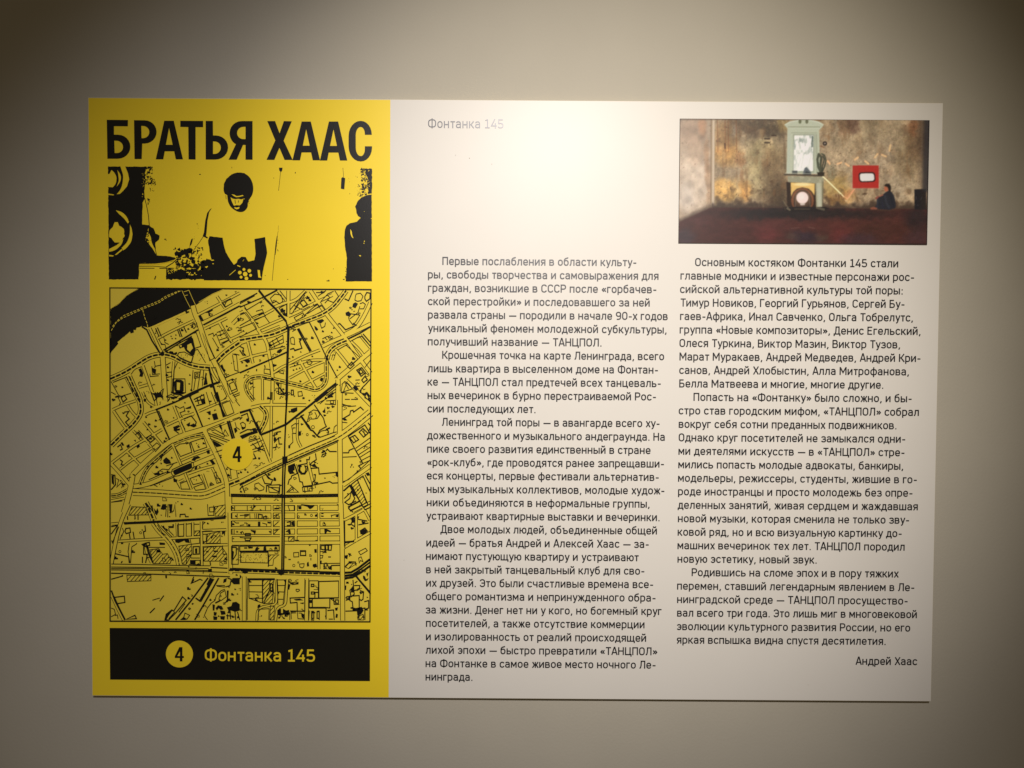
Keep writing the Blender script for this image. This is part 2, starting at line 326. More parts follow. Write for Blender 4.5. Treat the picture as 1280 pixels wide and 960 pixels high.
s = Sheet(0.0005); set_line(s, "Андрей Хаас", 1069.3, 1146.3, 830.8, U, 2.0); s.build('signature', M_ink, panel, kind='stuff')
s = Sheet(0.0005); set_line(s, "Фонтанка 145", 535, 629.4, 160.0, 0.86*PX, 1.4); s.build('heading', M_ink, panel, kind='stuff')

# caption bar
cap = empty('caption_bar', (0, 0, 0)); cap.parent = panel
s = Sheet(0.0005); s.poly([at(137.2,784.8), at(137.8,849.4), at(462.5,851.3), at(462.6,786.6)]); s.build('black_bar', M_black, cap)
s = Sheet(0.0009); s.disc(*at(224.6,817.3), 17.1*PX, 64); s.build('number_disc', M_yellow, cap)
def four(sheet, x0, y0, x1, y1):
    f = lambda u, v: at(x0+(x1-x0)*u, y0+(y1-y0)*v)
    sheet.poly([f(.5,0), f(.84,0), f(.84,.62), f(1,.62), f(1,.76), f(.84,.76), f(.84,1), f(.55,1), f(.55,.76), f(0,.76), f(0,.64)], [[f(.57,.30), f(.57,.62), f(.27,.62)]])
s = Sheet(0.0013); four(s, 218.9, 808.6, 230.2, 826.4); s.build('numeral', M_black, cap)
set_line(None, "Фонтанка 145", 256.3, 393.9, 825.9, 1.165*PX, 2.0, each=(M_yellow, cap))

# ------------------------------------------------------------------ two-tone portrait print
por = empty('portrait_print', (0, 0, 0)); por.parent = panel
P1 = lambda L: enl(130, 200, 6.194, L)
P2 = lambda L: enl(300, 200, 6.194, L)
P3 = lambda L: enl(255, 205, 6.4, L)
def rough_edge(P, amp=.0006, n=2):
    out = []
    for i in range(len(P)):
        a, b = P[i], P[(i+1) % len(P)]; L = math.hypot(b[0]-a[0], b[1]-a[1]); k = max(1, int(L/.0035))
        for j in range(k):
            t = j/k; q = amp if j else amp*.2
            out.append((a[0]+(b[0]-a[0])*t+random.uniform(-q, q), a[1]+(b[1]-a[1])*t+random.uniform(-q, q)))
    return out
def splats(sheet, fr, cx, cy, rx, ry, n, smin, smax, bias=0):
    for _ in range(n):
        x = cx+rx*random.uniform(-1, 1); y = cy+ry*(random.uniform(-1, 1) if not bias else 1-2*random.random()**bias)
        r = random.uniform(smin, smax)*random.uniform(.6, 1); m = random.randint(6, 9); a0 = random.random()*6; el = random.uniform(.5, 1.6)
        ks = [random.uniform(.45, 1.25) for _ in range(m)]
        sheet.poly(fr([(x+r*ks[i]*el*math.cos(a0+2*math.pi*i/m), y+r*ks[i]/el*math.sin(a0+2*math.pi*i/m)) for i in range(m)]))
k = Sheet(0.0005, 0.00001)
k.poly(rough_edge(P1([(32,50),(330,52),(318,100),(322,180),(312,240),(316,300),(300,330),(297,500),(350,505),(335,560),(322,620),(350,650),(385,700),(410,738),(480,742),(565,757),(530,785),(430,798),(275,800),(268,925),(38,925)]), .0004))
k.poly(P1([(340,50),(372,54),(345,60),(330,75)]))
k.ribbon(P1([(316,296),(332,360),(345,430),(352,510),(372,600),(400,700),(408,735)]), .0012)
k.poly(rough_edge(P1([(350,505),(385,530),(400,570),(432,585),(425,620),(400,640),(402,690),(380,660),(365,600),(345,560)]), .0008))
k.build('loudspeaker_silhouette', M_black, por, kind='stuff'); k = Sheet(0.0005, 0.00001)
splats(k, P1, 345, 120, 32, 70, 60, 4, 12); splats(k, P1, 378, 190, 22, 60, 26, 2, 8); splats(k, P1, 346, 320, 8, 24, 8, 4, 10)
splats(k, P1, 325, 580, 30, 60, 30, 4, 14)
k.ribbon(P1([(275,803),(400,800),(480,790),(560,762)]), .0010); k.ribbon(P1([(275,823),(380,822),(485,830)]), .0010)
k.ribbon(P1([(275,838),(392,838)]), .0012); k.ribbon(P1([(430,838),(575,838)]), .0015); k.ribbon(P1([(485,838),(484,925)]), .0012)
k.poly(P1([(388,925),(398,898),(406,896),(398,925)]))
k.ribbon(P1([(480,830),(530,800),(575,760),(650,700)]), .0016)
k.poly(rough_edge(P1([(560,700),(600,712),(630,690),(660,680),(690,695),(680,720),(640,730),(600,750),(560,760)]), .0012))
k.poly(rough_edge(P1([(486,850),(520,842),(560,845),(600,840),(640,855),(690,845),(720,840),(735,890),(760,900),(745,800),(770,775),(820,770),(850,790),(850,926),(486,926)]), .0016))
splats(k, P1, 630, 760, 70, 70, 90, 5, 22, 1.4); splats(k, P1, 690, 860, 60, 50, 60, 6, 22); splats(k, P1, 735, 720, 30, 50, 22, 3, 12)
splats(k, P1, 480, 615, 16, 6, 5, 3, 8); splats(k, P1, 548, 690, 10, 8, 4, 5, 10); splats(k, P1, 780, 810, 50, 40, 30, 8, 20)
k.poly(P1([(690,608),(680,650),(666,668),(660,690),(668,640),(678,612)]))
k.poly(rounded(P1([(835,372),(815,405),(802,470),(795,560),(790,590),(806,600),(800,608),(765,590),(775,560),(785,470),(800,410),(822,382)])))
k.ribbon(P1([(770,592),(738,640),(700,690),(665,780)]), .0008)
splats(k, P1, 725, 500, 5, 30, 6, 1, 4); splats(k, P1, 700, 590, 5, 30, 5, 1, 4); splats(k, P1, 742, 112, 2, 2, 1, 5, 6); splats(k, P1, 990, 58, 2, 2, 1, 5, 6)
k.build('clutter_silhouette', M_black, por, kind='stuff')
# head and arms of the standing figure
k = Sheet(0.0005, 0.00001)
k.poly(rough_edge(P3([(158,215),(160,160),(180,118),(220,84),(268,68),(325,74),(366,106),(390,155),(395,210),(380,240),(180,235)]), .0005))
k.poly(rounded(P3([(155,205,20),(162,160,25),(182,118,25),(220,82,25),(268,66,30),(325,72,30),(368,105,25),(392,155,25),(397,210,25),(386,250,15),(368,276,8),(352,305,10),(351,345,14),(325,380,18),(285,388,20),(245,370,20),(210,340,15),(192,300,10),(186,248,4),(166,240,10)]), seg=3))
k.build('head_silhouette', M_black, por); k = Sheet(0.0005, 0.00001)
k.poly(rough_edge(P3([(45,578),(150,590),(158,640),(175,705),(208,760),(240,806),(262,790),(270,765),(300,742),(335,745),(355,780),(403,770),(413,715),(404,600),(489,584),(495,640),(506,710),(488,790),(472,860),(462,931),(0,931),(0,790),(30,760),(62,768),(45,700),(33,612)]), .0003))
k.build('arms_and_turntable', M_black, por); k = Sheet(0.0005, 0.00001)
k.ribbon(P3([(175,250),(178,282)]), .0008); splats(k, P3, 362, 300, 8, 24, 7, 2, 5)
# cord, lamp and the figure at the right edge
k.poly(P2([(302,60),(330,60),(328,80),(318,95),(305,82)])); k.ribbon(P2([(315,90),(306,180),(299,238)]), .0007)
k.ribbon(P2([(298,508),(297,545)]), .0004); k.ribbon(P2([(296,550),(288,600)]), .0005); k.poly(P2([(292,590),(285,660),(275,735),(268,735),(276,650),(286,590)])); k.ribbon(P2([(270,730),(262,800),(250,935)]), .0008)
splats(k, P2, 290, 670, 6, 50, 8, 1, 5)
lampk = Sheet(0.0005); lampk.ribbon(P2([(797,62),(803,133)]), .0007); lampk.poly(P2([(785,142),(795,132),(815,142),(808,228),(781,222)])); lampk.build('hanging_lamp', M_black, por)
k.poly(rough_edge(P2([(975,68),(1022,68),(1022,262),(1000,262),(985,200),(990,140),(968,100)]), .0008))
fig = Sheet(0.0005, 0.00001); fig.poly(rounded(rough_edge(P2([(985,272),(1020,268),(1022,940),(818,940),(824,850),(828,760),(815,680),(808,600),(813,540),(825,508),(850,490),(905,478),(935,448),(915,435),(902,410),(900,385),(892,360),(908,325),(940,290)]), .0003)))
fig.build('side_figure_silhouette', M_black, por)
splats(k, P2, 965, 110, 30, 45, 60, 2, 9); splats(k, P2, 972, 200, 28, 70, 60, 3, 11); splats(k, P2, 940, 230, 30, 50, 30, 1, 8); splats(k, P2, 900, 150, 60, 90, 12, 1, 4); splats(k, P2, 935, 272, 8, 8, 3, 6, 10)
for x, y, r in ((428,100,6),(262,138,4),(680,936,9),(690,934,7),(805,925,6),(722,842,5),(370,925,4),(195,895,4),(850,262,4)): splats(k, P2, x, y, 1, 1, 1, r, r+1)
splats(k, P2, 822, 880, 5, 50, 12, 2, 6)
k.build('ink_specks', M_black, por, kind='stuff')
yl = Sheet(0.0009, 0.00001)
yp = lambda fr, L, r=True: yl.poly(rounded(fr(L), seg=3) if r else fr(L))
yp(P1, [(128,48),(165,48),(188,105),(197,150),(180,205),(150,240),(125,263),(100,266),(128,235,20),(145,190,20),(152,120,20)])
yp(P1, [(32,112),(45,108),(60,78),(80,96,8),(100,130,14),(96,185,20),(70,212),(32,210)]); yp(P1, [(105,78),(135,120,20),(132,165,20),(100,208),(118,160,14),(112,110)])
yp(P1, [(32,260),(80,268),(75,275),(34,270)])
yp(P1, [(93,390),(140,402,20),(180,440,20),(195,482),(186,492),(160,455,20),(120,420)])
yp(P1, [(203,500),(216,530),(223,575),(214,635,20),(170,690,20),(150,700),(138,682),(180,640,20),(203,580,30)])
yl.poly(rough_edge(P1([(45,545),(70,520),(85,482),(108,482),(120,510),(155,535),(162,590),(128,640),(85,640),(60,605),(42,598)]), .0008))
yp(P1, [(42,690),(100,660),(130,636),(152,610),(140,655,20),(90,700,20),(42,712)]); yp(P1, [(42,734),(78,740),(72,748),(42,746)]); yp(P1, [(85,735),(138,690),(146,698),(100,735)])
yl.ribbon(P1([(280,811),(430,806),(500,790),(540,776)]), .0009)
splats(yl, P1, 345, 600, 12, 40, 10, 3, 12); splats(yl, P1, 610, 800, 60, 60, 28, 3, 12); splats(yl, P1, 690, 880, 50, 12, 8, 3, 12); splats(yl, P1, 530, 865, 36, 16, 14, 2, 6)
splats(yl, P1, 306, 200, 10, 120, 20, 1, 6); splats(yl, P1, 845, 790, 14, 14, 2, 8, 13); splats(yl, P1, 795, 830, 10, 12, 2, 8, 12)
# face
yl.poly(P3([(222,243),(244,247),(262,258),(284,256),(312,249),(318,256),(284,264),(262,267),(242,259)])); yl.poly(rounded(P3([(214,268),(238,276),(262,278),(292,278),(318,274),(328,280),(318,300,6),(302,318,8),(288,332),(262,330),(240,334),(224,300,6)])))
yl.poly(rounded(P3([(243,345),(262,350),(286,344),(282,358,5),(262,364,5),(247,356)])))
for i in range(6):
    a = i*math.pi/3+.3; x, y = 331+45*math.cos(a), 880+37*math.sin(a)
    yl.disc(*P3([(x, y)])[0], 13/6.4*PX*(1.15 if i % 2 else .9), 9)
yl.disc(*P3([(331,881)])[0], 18/6.4*PX, 14)
yl.ribbon(P3([(205,890),(254,848)]), .0010); yl.ribbon(P3([(268,812),(292,822)]), .0016); yl.poly(P3([(430,848),(448,850),(452,895),(462,912),(436,908)])); splats(yl, P3, 318, 760, 6, 18, 5, 2, 5)
yl.poly(rough_edge(P2([(855,535),(866,555),(872,590),(880,606),(868,600),(856,570)]), .0003)); splats(yl, P2, 962, 642, 4, 16, 4, 3, 6); splats(yl, P2, 932, 740, 7, 5, 3, 3, 6); splats(yl, P2, 1008, 265, 14, 4, 5, 3, 7); splats(yl, P2, 1018, 455, 4, 5, 2, 3, 5); splats(yl, P2, 962, 398, 3, 3, 1, 3, 4)
splats(yl, P2, 985, 170, 20, 90, 36, 1.5, 6)
yl.build('yellow_cutout', M_yellow, por, kind='stuff')
s = Sheet(0.0013)
s.poly(P3([(212,252),(232,262),(256,274),(274,272),(300,264),(328,258),(326,276),(300,284),(276,279),(254,282),(232,278),(216,268)]))
s.poly(P3([(318,280),(330,284),(322,308),(306,322),(312,300)]))
s.ribbon(P3([(250,288),(253,318)]), .0011); s.ribbon(P3([(279,292),(276,310)]), .0009); s.ribbon(P3([(240,337),(262,341),(290,336)]), .0009)
s.build('face_lines', M_black, por, kind='stuff')

# ------------------------------------------------------------------ city map
TL = {'A': (130,350), 'B': (300,350), 'C': (130,490), 'D': (300,490), 'E': (130,630), 'F': (300,630)}
def pts(tile, txt):
    ox, oy = TL[tile]; out = []
    for w in txt.split():
        x, y = w.split(','); x = ox+float(x)/6.4; y = oy+float(y)/6.4
        x = min(max(x, 138.4), 463.4); y = min(max(y, 360.8+(x-138)*.006), 775.6); out.append(at(x, y))
    return out
MAP = """
@A
W 55,235 130,185 180,130 280,62 960,62 860,118 740,198 690,232 530,305 365,378 345,380 305,368 285,378 262,382 255,402 238,398 240,420 215,428 208,412 190,430 110,495 115,510 60,575 48,590
YP 48,62 275,62 180,128 130,183 55,232 48,235
Lm 55,122 148,78;55,90 95,68;150,80 167,112 75,180 55,160;165,100 245,66;150,80 142,66
YD 60,405 100,340 150,305 310,233 440,182 500,142 620,84
YD 70,372 110,325 160,285 310,222 440,168 500,128 600,88
YD 312,240 328,300 348,350 352,378
Y 625,85 660,160 692,222;680,80 710,150 738,208;640,95 682,82;650,125 672,120;690,250 560,305 400,378;960,72 870,112 760,178
S34 712,205 728,270 765,350 800,470 850,590 890,670 950,790 1020,930 1050,975
S14 742,285 950,178 1088,104
S26 785,345 920,285 1088,192
Lh 800,358 1088,207
S14 905,130 968,225
S16 925,342 970,420 1025,500
S14 808,390 935,330 985,305
S14 1012,475 1088,440
S20 1030,350 1088,290
K40 905,650 950,600 1000,560 1088,500
K36 55,790 180,735 290,660 370,610 468,592 550,608 640,660 740,695 850,702
S14 430,468 550,405 720,325
Lh 478,562 600,492 755,398
Lm 492,575 610,502 705,450
S16 368,385 400,450 440,540 470,590
Lh 305,372 345,398 385,482 450,585
Lm 430,380 462,452;415,386 442,450;590,395 612,455;602,390 627,455;638,370 662,420
Ln 440,470 462,515 490,515 500,552;480,455 490,500 520,515
B 628,400,12 678,392,9 495,480,7 540,450,6 548,468,6 578,440,6 575,468,6 465,512,8 415,425,6 420,410,5
Cn 712,350 728,346 736,372 722,388 708,378
Lm 742,340 748,378
P 598,522 640,500 700,455 715,468 735,560 724,600 705,605 655,565 640,535 608,548
YP 670,520 700,505 715,545 690,575 668,555;605,525 625,520 622,540
P 515,585 530,568 555,572 560,585 585,575 590,590 560,600;490,565 500,555 520,580 505,588
Ln 590,602 602,580 645,575 690,600 720,610;700,430 740,420 778,530 715,550;730,560 752,555 815,662
Lm 590,602 610,625 640,640 700,665;715,610 700,665
S34 470,600 480,760 492,960
S14 560,650 550,760 548,910
Ln 590,660 562,720 552,900;715,720 702,890
K30 205,770 240,850 290,960
S18 312,685 360,820 410,960
S14 210,750 240,705 310,680
K26 180,772 280,965
S14 280,858 350,838
Ln 60,812 122,925 95,940;75,818 185,775 235,900;122,935 220,905;385,690 390,755 450,750;405,648 412,690 458,680 452,642;370,750 372,772 440,765;500,680 535,660;505,740 540,735 545,770 500,780
P 278,715 300,705 318,745 310,775 285,770 292,745;385,700 420,715 415,750 395,745;845,830 870,835 870,860 850,860
B 150,858,8 515,698,10 505,760,12 515,800,9 690,760,7 685,830,7 700,880,8 630,870,9
P 562,815 580,796 620,798 640,812 640,885 622,905 580,900 565,880
YP 586,818 612,822 608,880 586,878
Cn 552,790 650,790 655,900 548,905
Lm 555,912 600,915 640,930
P 400,910 430,905 460,890 465,915 480,935 440,930 415,950;520,932 560,940 580,935 560,955
Ln 500,930 540,915 580,935 600,925;455,890 480,870 470,920;540,950 590,940
Cn 728,738 770,735 762,780 725,785;738,750 755,748 752,770 735,772
Ln 775,720 752,870;800,722 788,850;735,780 720,880
P 800,842 815,735 832,832
Lm 802,840 822,745
Lb 600,955 700,905 830,848 928,815
Lb 842,700 858,775 872,830 892,900 912,970
S14 850,700 880,770 925,830
Ln 865,702 895,700 930,810;905,850 945,845 985,930 960,955
Cn 790,425 848,645 885,625 855,560
Ln 1030,590 1062,600 1075,730 1048,720 1030,600;1045,590 1085,600;975,778 1088,735;915,660 985,770;985,812 1030,790 1050,800 1070,885 1010,915 985,820
Cn 1005,830 1040,812 1065,868 1020,888
Ln 1030,925 1088,900;835,440 875,425 880,450 900,430 935,520 1000,482 1022,500;870,462 920,550;905,420 960,398 1005,478;912,445 970,425;925,480 985,460;940,505 995,480
P 935,680 950,675 962,710 975,720 970,735 950,720 940,700
P 760,285 778,283 802,325 785,332;808,262 868,230 875,240 845,260 855,285 840,290 835,262
Cn 945,182 1015,148 1028,185 970,218
Ln 945,182 975,212;985,165 965,205
P 1065,305 1080,300 1088,325 1075,335
B 912,560,12 850,385,7 995,400,9 985,370,8 1030,800,8 962,715,8 705,880,6
P 452,580 470,572 486,584 484,602 468,610 452,600
@B
Lb 152,82 210,155 290,235 370,330
Lh 205,130 300,80
Lh 370,330 385,385 383,500 375,700 370,960
Lm 395,385 392,500 385,700 380,960
Lm 0,178 140,105;0,218 205,130
Ln 35,205 55,240 180,165;0,190 120,125
S20 25,230 100,320 160,420 215,490 235,600 262,740 262,960
S14 105,320 180,285 270,235
S12 45,245 0,262
S14 150,395 260,345 345,310
S12 180,425 320,370
Ln 0,280 50,260 90,315 0,365;0,385 110,340 135,390 0,455;90,300 180,260 205,285 110,320;200,290 240,345;130,250 180,235 190,260 150,280
K36 0,482 130,458 260,440 360,395 440,358
K32 440,358 560,315 680,268 760,205 810,140 850,85
Lh 360,395 440,370
Lm 440,362 555,335 620,460 700,635 780,785
Lh 462,390 510,480 562,572
Lm 472,386 522,476 572,566
S24 565,85 680,260 850,470 950,620 1045,745
S22 388,85 386,290
S18 272,220 350,185 440,170 530,85
S18 388,290 470,255 560,205 640,165 740,120
Ln 400,240 460,170 530,90;415,275 480,160 500,130;430,200 500,240 560,210;440,240 520,120
Lm 480,180 512,158 540,195 508,215 480,180
B 545,140,14 560,160,12 30,408,8 5,320,6 140,345,9 120,515,9 190,605,10 345,245,20 360,270,14 245,520,14
Cn 245,145 280,112 330,120 345,170 320,190 290,170 262,185
Ln 300,95 360,165;320,85 375,155
Cn 315,225 378,190 378,290 352,280
Ln 625,130 680,90;650,170 705,110 750,90;680,185 720,140 700,120;610,100 660,100 690,85;700,160 750,180 790,130 760,85
Cn 435,300 505,262 520,290 450,325
Ln 520,280 620,190 640,215;540,270 650,200 680,240 580,290;600,230 660,205;585,190 600,210 625,195
Lm 838,150 870,165 905,85
Ln 930,112 965,105 985,130 970,165 940,170 920,160 925,130 930,112
Cm 1000,130 1015,100 1042,105 1040,150 1012,170 1000,150
P 905,190 925,178 945,190 925,225 900,215;845,262 870,250 890,270 870,290 848,282
Ln 960,190 985,180 1005,195 990,230 960,230;870,300 890,270 960,280 930,330 905,360 875,320 870,300;960,210 945,260 880,310
S24 1045,180 1000,280 935,385 840,435
Lm 785,352 800,348 845,398 930,362 905,345
S24 660,530 760,480 865,440 960,395 1045,352
Lh 868,470 960,425 1047,372
K32 855,485 790,510 735,545 705,590 695,635
K26 690,640 692,740 690,825 620,885 500,850 380,822 270,795 160,770 80,785 45,830 55,890 110,965
S12 730,600 765,560 740,640
Ln 440,390 450,400;425,455 405,465 410,510 440,515 435,465 425,455;470,470 495,465 480,480 495,545 440,560 430,545 405,552;410,385 440,400 420,412
Lm 475,475 490,478 478,490 497,545 440,565 432,548 402,555
P 615,325 660,312 675,325 650,345 625,340;595,365 612,375 628,395 615,405 602,395
Ln 640,345 655,385 680,370 685,340;600,370 615,400;660,470 700,450 740,470;680,460 700,480
B 665,410,9 735,420,7 752,385,7 580,462,12 668,493,11 425,615,8 488,575,6 580,610,7 855,520,7 910,628,14 755,600,6 780,720,6 800,695,10 585,735,11 650,795,9 485,810,9 440,685,9 462,670,9 430,720,7 455,712,7 480,705,7
Cm 652,785 665,788 658,808 645,800
Cn 535,650 560,640 580,655 565,675 545,672
S14 395,670 520,605 640,560
S14 395,690 560,640 690,640
S16 480,645 550,770 615,878
S12 395,785 540,705 690,645
S12 505,840 600,790 685,745
S16 765,555 820,620 880,700
Lb 600,962 700,880 772,825
Lm 612,975 710,895 785,832
S30 770,800 870,715 1000,610 1045,570
S30 785,800 785,960
S22 848,800 930,880 1045,1000
S14 890,492 960,560 1005,625
S14 960,440 1000,490 1045,545
Lm 940,460 975,450 1045,530;985,430 1045,500
Ln 885,490 940,460;1000,700 1045,640;780,560 850,520 960,620 885,690
Cm 862,690 895,655 915,680 882,710
Cm 935,720 975,700 1005,740 970,770
Cm 952,725 970,715 988,738 965,752
Cm 975,800 1000,770 1020,795 990,820
Lm 1045,790 1010,830 980,860 960,890 990,920 1010,900 1045,960
Ln 925,800 960,798;910,850 960,848;815,835 840,810 870,830 900,870 810,900 820,830;840,820 870,870;860,810 830,890;808,900 910,905
P 900,860 930,845 950,870 930,890
Lh 0,742 120,690 260,630 380,575
S14 270,742 330,700 375,680
Ln 280,745 345,720 350,750 315,740;195,710 240,715 245,755 195,745 195,710;60,740 75,730
P 195,680 203,680 208,700 198,702;130,712 140,712 138,730 130,728;320,735 345,750 330,742
S14 62,492 105,665
S12 0,510 60,490
Lm 0,530 30,545 25,580 50,605;0,560 25,600 45,600
S14 0,645 110,605 230,580
Cn 230,505 345,440 350,500 300,520 250,545
Ln 260,480 280,540;290,460 320,510;235,530 345,470;230,560 360,530
P 300,565 330,548 340,565 320,585 295,580;30,640 60,630 85,655 60,665
B 55,685,10 165,640,6 20,660,8 75,640,7
S12 180,790 182,960
Ln 105,790 110,960;195,790 250,790 248,960
Cn 290,825 330,825 328,905 360,908
Cm 300,835 312,835 310,912 358,918
Cm 412,880 428,880 430,918 412,918
Cn 465,895 495,890 502,925 468,930
B 510,945,10 350,875,7 230,945,13 690,945,12 735,930,12 800,842,5
Ln 690,925 770,870;700,940 765,895
P 682,622 700,618 712,630 705,642 688,640;365,378 392,362 392,390 370,398
@C
K36 262,0 295,90 298,170 240,255 160,325 60,425
S14 70,142 150,105 255,70
S16 78,150 130,230 182,300
S14 190,105 225,160 265,200
Lm 165,160 200,155 180,190 205,215 175,240 210,280
Lh 415,142 560,85 760,-5
Lh 425,145 475,265 528,382
Lm 440,150 490,270
Lh 690,38 740,150 790,275
S14 400,0 420,110
Lm 380,0 405,70 425,50 430,0
P 385,10 420,5 445,30 470,20 480,60 455,40 425,45
Lm 500,40 540,40 580,45;510,75 530,50;540,0 600,15 640,5
P 570,0 620,-5 660,5 610,25
Cm 140,45 165,25 185,55 155,80
Ln 90,40 110,30 135,85 125,100;60,0 95,20
S12 310,0 345,80 400,115
P 318,58 340,52 340,75 322,76;325,25 338,22 338,38 325,36;370,115 385,110 385,128 372,126
S14 330,185 370,165 420,150
S34 232,660 330,560 420,480 540,385 660,335 800,298 960,240 1088,185
K22 555,410 640,375 720,352 800,340
K24 545,430 440,520 340,610 290,740
S14 560,110 600,210 645,325
S14 500,268 600,220 722,170
S12 600,230 640,190 720,180
P 555,280 600,262 612,275 580,295 612,290 608,305 565,312;650,130 700,110 698,130 665,135;660,260 690,240 690,265 720,250 745,270 720,282 690,270 675,275
Lm 640,215 700,190 740,240 730,275;560,300 600,330;620,240 650,300
Ln 575,110 610,130 640,115 650,150 610,165 630,205;460,210 440,225
B 418,228,10 365,258,11 340,200,8 515,140,10 560,205,6 650,85,6 350,300,7 490,395,12 500,370,9
S12 235,310 300,380
S14 318,240 400,340 475,430
S14 65,565 150,500 240,430 350,370 465,300
S12 130,618 220,545 300,500 400,440
S14 180,470 240,530 300,592
S12 355,410 415,480
S12 270,310 350,400
Lm 110,440 135,420 150,455 130,465;130,540 150,555 140,580 165,585;255,340 280,320 300,350 280,375
P 260,430 285,415 290,435 270,450;180,430 205,415 210,435 190,448;135,405 150,400 165,425 150,430;240,385 255,380 260,400
Cm 340,370 375,345 408,375 375,402
B 375,372,12 350,365,7 60,495,12 205,510,8
Cn 385,440 425,405 455,430 415,475
S22 65,580 140,660 210,745
S36 232,655 215,760 190,860 160,965
Lm 60,660 90,665 95,740 60,780;75,665 80,740
P 62,670 82,668 80,735 65,730
Ln 100,690 120,700 105,760 150,715;185,690 220,680
S32 800,300 850,400 900,500 950,620 985,715 990,965
S30 240,755 350,740 545,655 720,580 880,515
P 555,640 560,625 590,610 690,568 705,572 708,598 690,615 590,655 565,660
Cn 540,650 548,620 600,595 690,555 718,565 722,600 700,625 600,668 560,675
S12 555,430 600,540 620,585
S12 690,405 715,490
Cn 570,440 610,415 690,405 705,480 640,505 615,515
Cn 695,400 800,365 825,440 725,475
S12 618,548 720,505 850,460
P 720,520 755,510 775,525 740,535 730,550 700,545;820,470 845,460 850,490 830,495;475,545 500,520 530,545 540,570 500,575 480,565;380,630 400,650 440,640 450,660 410,665;730,600 750,590 745,620 725,615;555,690 590,700 585,720 560,718;845,545 870,540 895,575 870,580
Ln 340,600 420,560 540,430;440,520 470,510 455,550;430,640 470,615 520,620 560,570;500,590 590,560;360,700 500,640;370,750 430,730 560,680 610,770;400,740 430,755
B 545,525,8 425,600,12 830,572,8 768,598,7 760,438,8 800,410,10 515,640,14 765,665,10 855,735,9
S14 650,650 700,780
S14 672,655 780,615 880,590
S12 790,655 830,770
S12 868,610 925,720
Cn 690,690 760,665 795,720 715,740
Cn 615,730 665,710 690,775 620,775
Cn 720,760 800,730 815,775 735,785
Ln 880,650 900,640 905,690 930,690 940,720 905,730 880,650;855,720 880,740 845,750
S12 600,720 640,700
K50 232,800 400,806 700,828 800,832 880,800 970,760
K40 1005,738 1088,705
K22 60,830 120,825 190,785
S14 60,870 165,850
Ln 60,880 150,870
Lb 905,0 960,200
Lh 920,90 975,195
Lb 990,232 1030,372
Lh 1005,228 1045,368
Ln 945,95 1008,68 1042,165 985,190 945,95;1040,40 1088,20;1050,60 1088,110;860,0 900,100;820,0 850,100
S12 760,155 850,115 985,60
P 820,160 855,150 858,180 840,182 835,170;875,180 905,170 912,215 885,222;830,210 850,205 848,220
Cm 870,180 900,172 912,212 882,220
Lm 720,60 800,20 810,90 740,110;745,40 760,95;770,35 790,95;730,75 800,55
P 775,60 800,50 815,85 790,90
Ln 825,300 965,240;840,330 1010,390;840,345 1000,405;850,370 960,420;895,480 985,450;860,310 890,300 970,345 960,360 870,320;930,260 955,340 970,300 1000,350;1030,220 1088,200;1050,240 1060,280 1088,300
P 870,385 920,410 945,430 900,440 885,420;920,265 940,260 950,300 930,290;1040,290 1060,285 1070,310 1050,330
Ln 985,600 1010,610 1020,690 1000,680;920,510 960,500;1010,620 1060,610 1070,680
B 938,520,7 985,615,8 1000,665,12 1080,650,8
@D
Lh 382,0 372,130 366,260 360,400 358,520
Lm 376,0 362,262
P 340,515 382,513 382,570 340,572
Lb 700,-5 600,75 480,170 370,258 260,305 165,342
Lb 168,340 120,240 78,142 0,165
Lm 172,325 132,238
K30 160,110 215,165 205,230 160,315
S16 255,0 252,110
S14 252,115 248,530
S18 90,125 180,102 300,102 530,105
S14 100,165 75,140
S14 160,345 200,440 245,560
P 410,135 460,120 460,150 430,165 405,160
Cn 5,250 25,240 45,255 45,280 20,285
P 0,350 50,330 140,305 145,325 80,345 20,375;50,215 75,205 75,235 55,235;100,290 130,285 130,310 105,315
Lm 0,330 60,300 150,300;10,190 60,170 70,210;0,220 20,200
Lm 265,350 300,335 298,320 330,315;275,330 278,400 310,365 330,365;310,370 315,415 340,415;270,385 300,380;265,445 290,440 295,415
P 270,370 290,360 292,378 272,382;270,325 300,320 298,335
Ln 70,400 160,370;80,430 190,380;100,460 195,430;120,440 200,470 232,550;100,410 150,460 190,410;70,385 130,370 170,460;105,480 200,450
P 150,520 165,525 160,540 145,535;115,500 130,520 120,535
Lm 110,490 130,530 105,535
Cn 415,270 445,250 455,262 450,330 425,330
Ln 420,330 425,400 395,430;455,255 470,250
S12 462,220 458,380 490,440
Lm 445,215 480,205 490,190 515,180
P 480,192 495,185 555,270 570,290 558,300 540,280 515,240
P 470,310 490,320 490,345 472,350;388,425 405,425 402,450 388,448
Lh 560,300 585,310 620,350 640,360
Lm 595,100 630,150 670,210 680,250 692,275 640,305 620,345
Cn 620,345 650,312 700,300 712,320 700,340 650,358 630,362
Cn 545,215 560,160 590,142 625,150 640,180 620,210 590,215
Ln 545,215 535,240 560,225;600,160 615,190 605,215
P 530,235 560,270 565,290 545,280;660,155 675,140 682,120 685,165 670,165
O 565,208,9 585,280,13 540,340,9
Lh 690,300 722,285
Ln 640,362 745,325 775,318;750,325 755,280 775,262
K54 0,735 90,690 180,640 345,562 500,490 640,432 790,365 900,285 1047,165
Lh 0,745 180,655 345,578 520,502 790,385
Lm 395,505 560,430 760,350
S32 800,-5 798,300 803,600 805,965
Ln 620,90 660,70 690,55;680,95 765,100 765,65 690,70;640,95 680,60
P 700,30 745,0 755,10 720,45 705,48;545,65 565,60 560,75;500,45 520,42 518,55
Cn 725,68 750,68 750,90 725,90
Ln 840,58 880,58;890,58 945,58;820,95 850,105 870,115 930,110;825,105 890,110
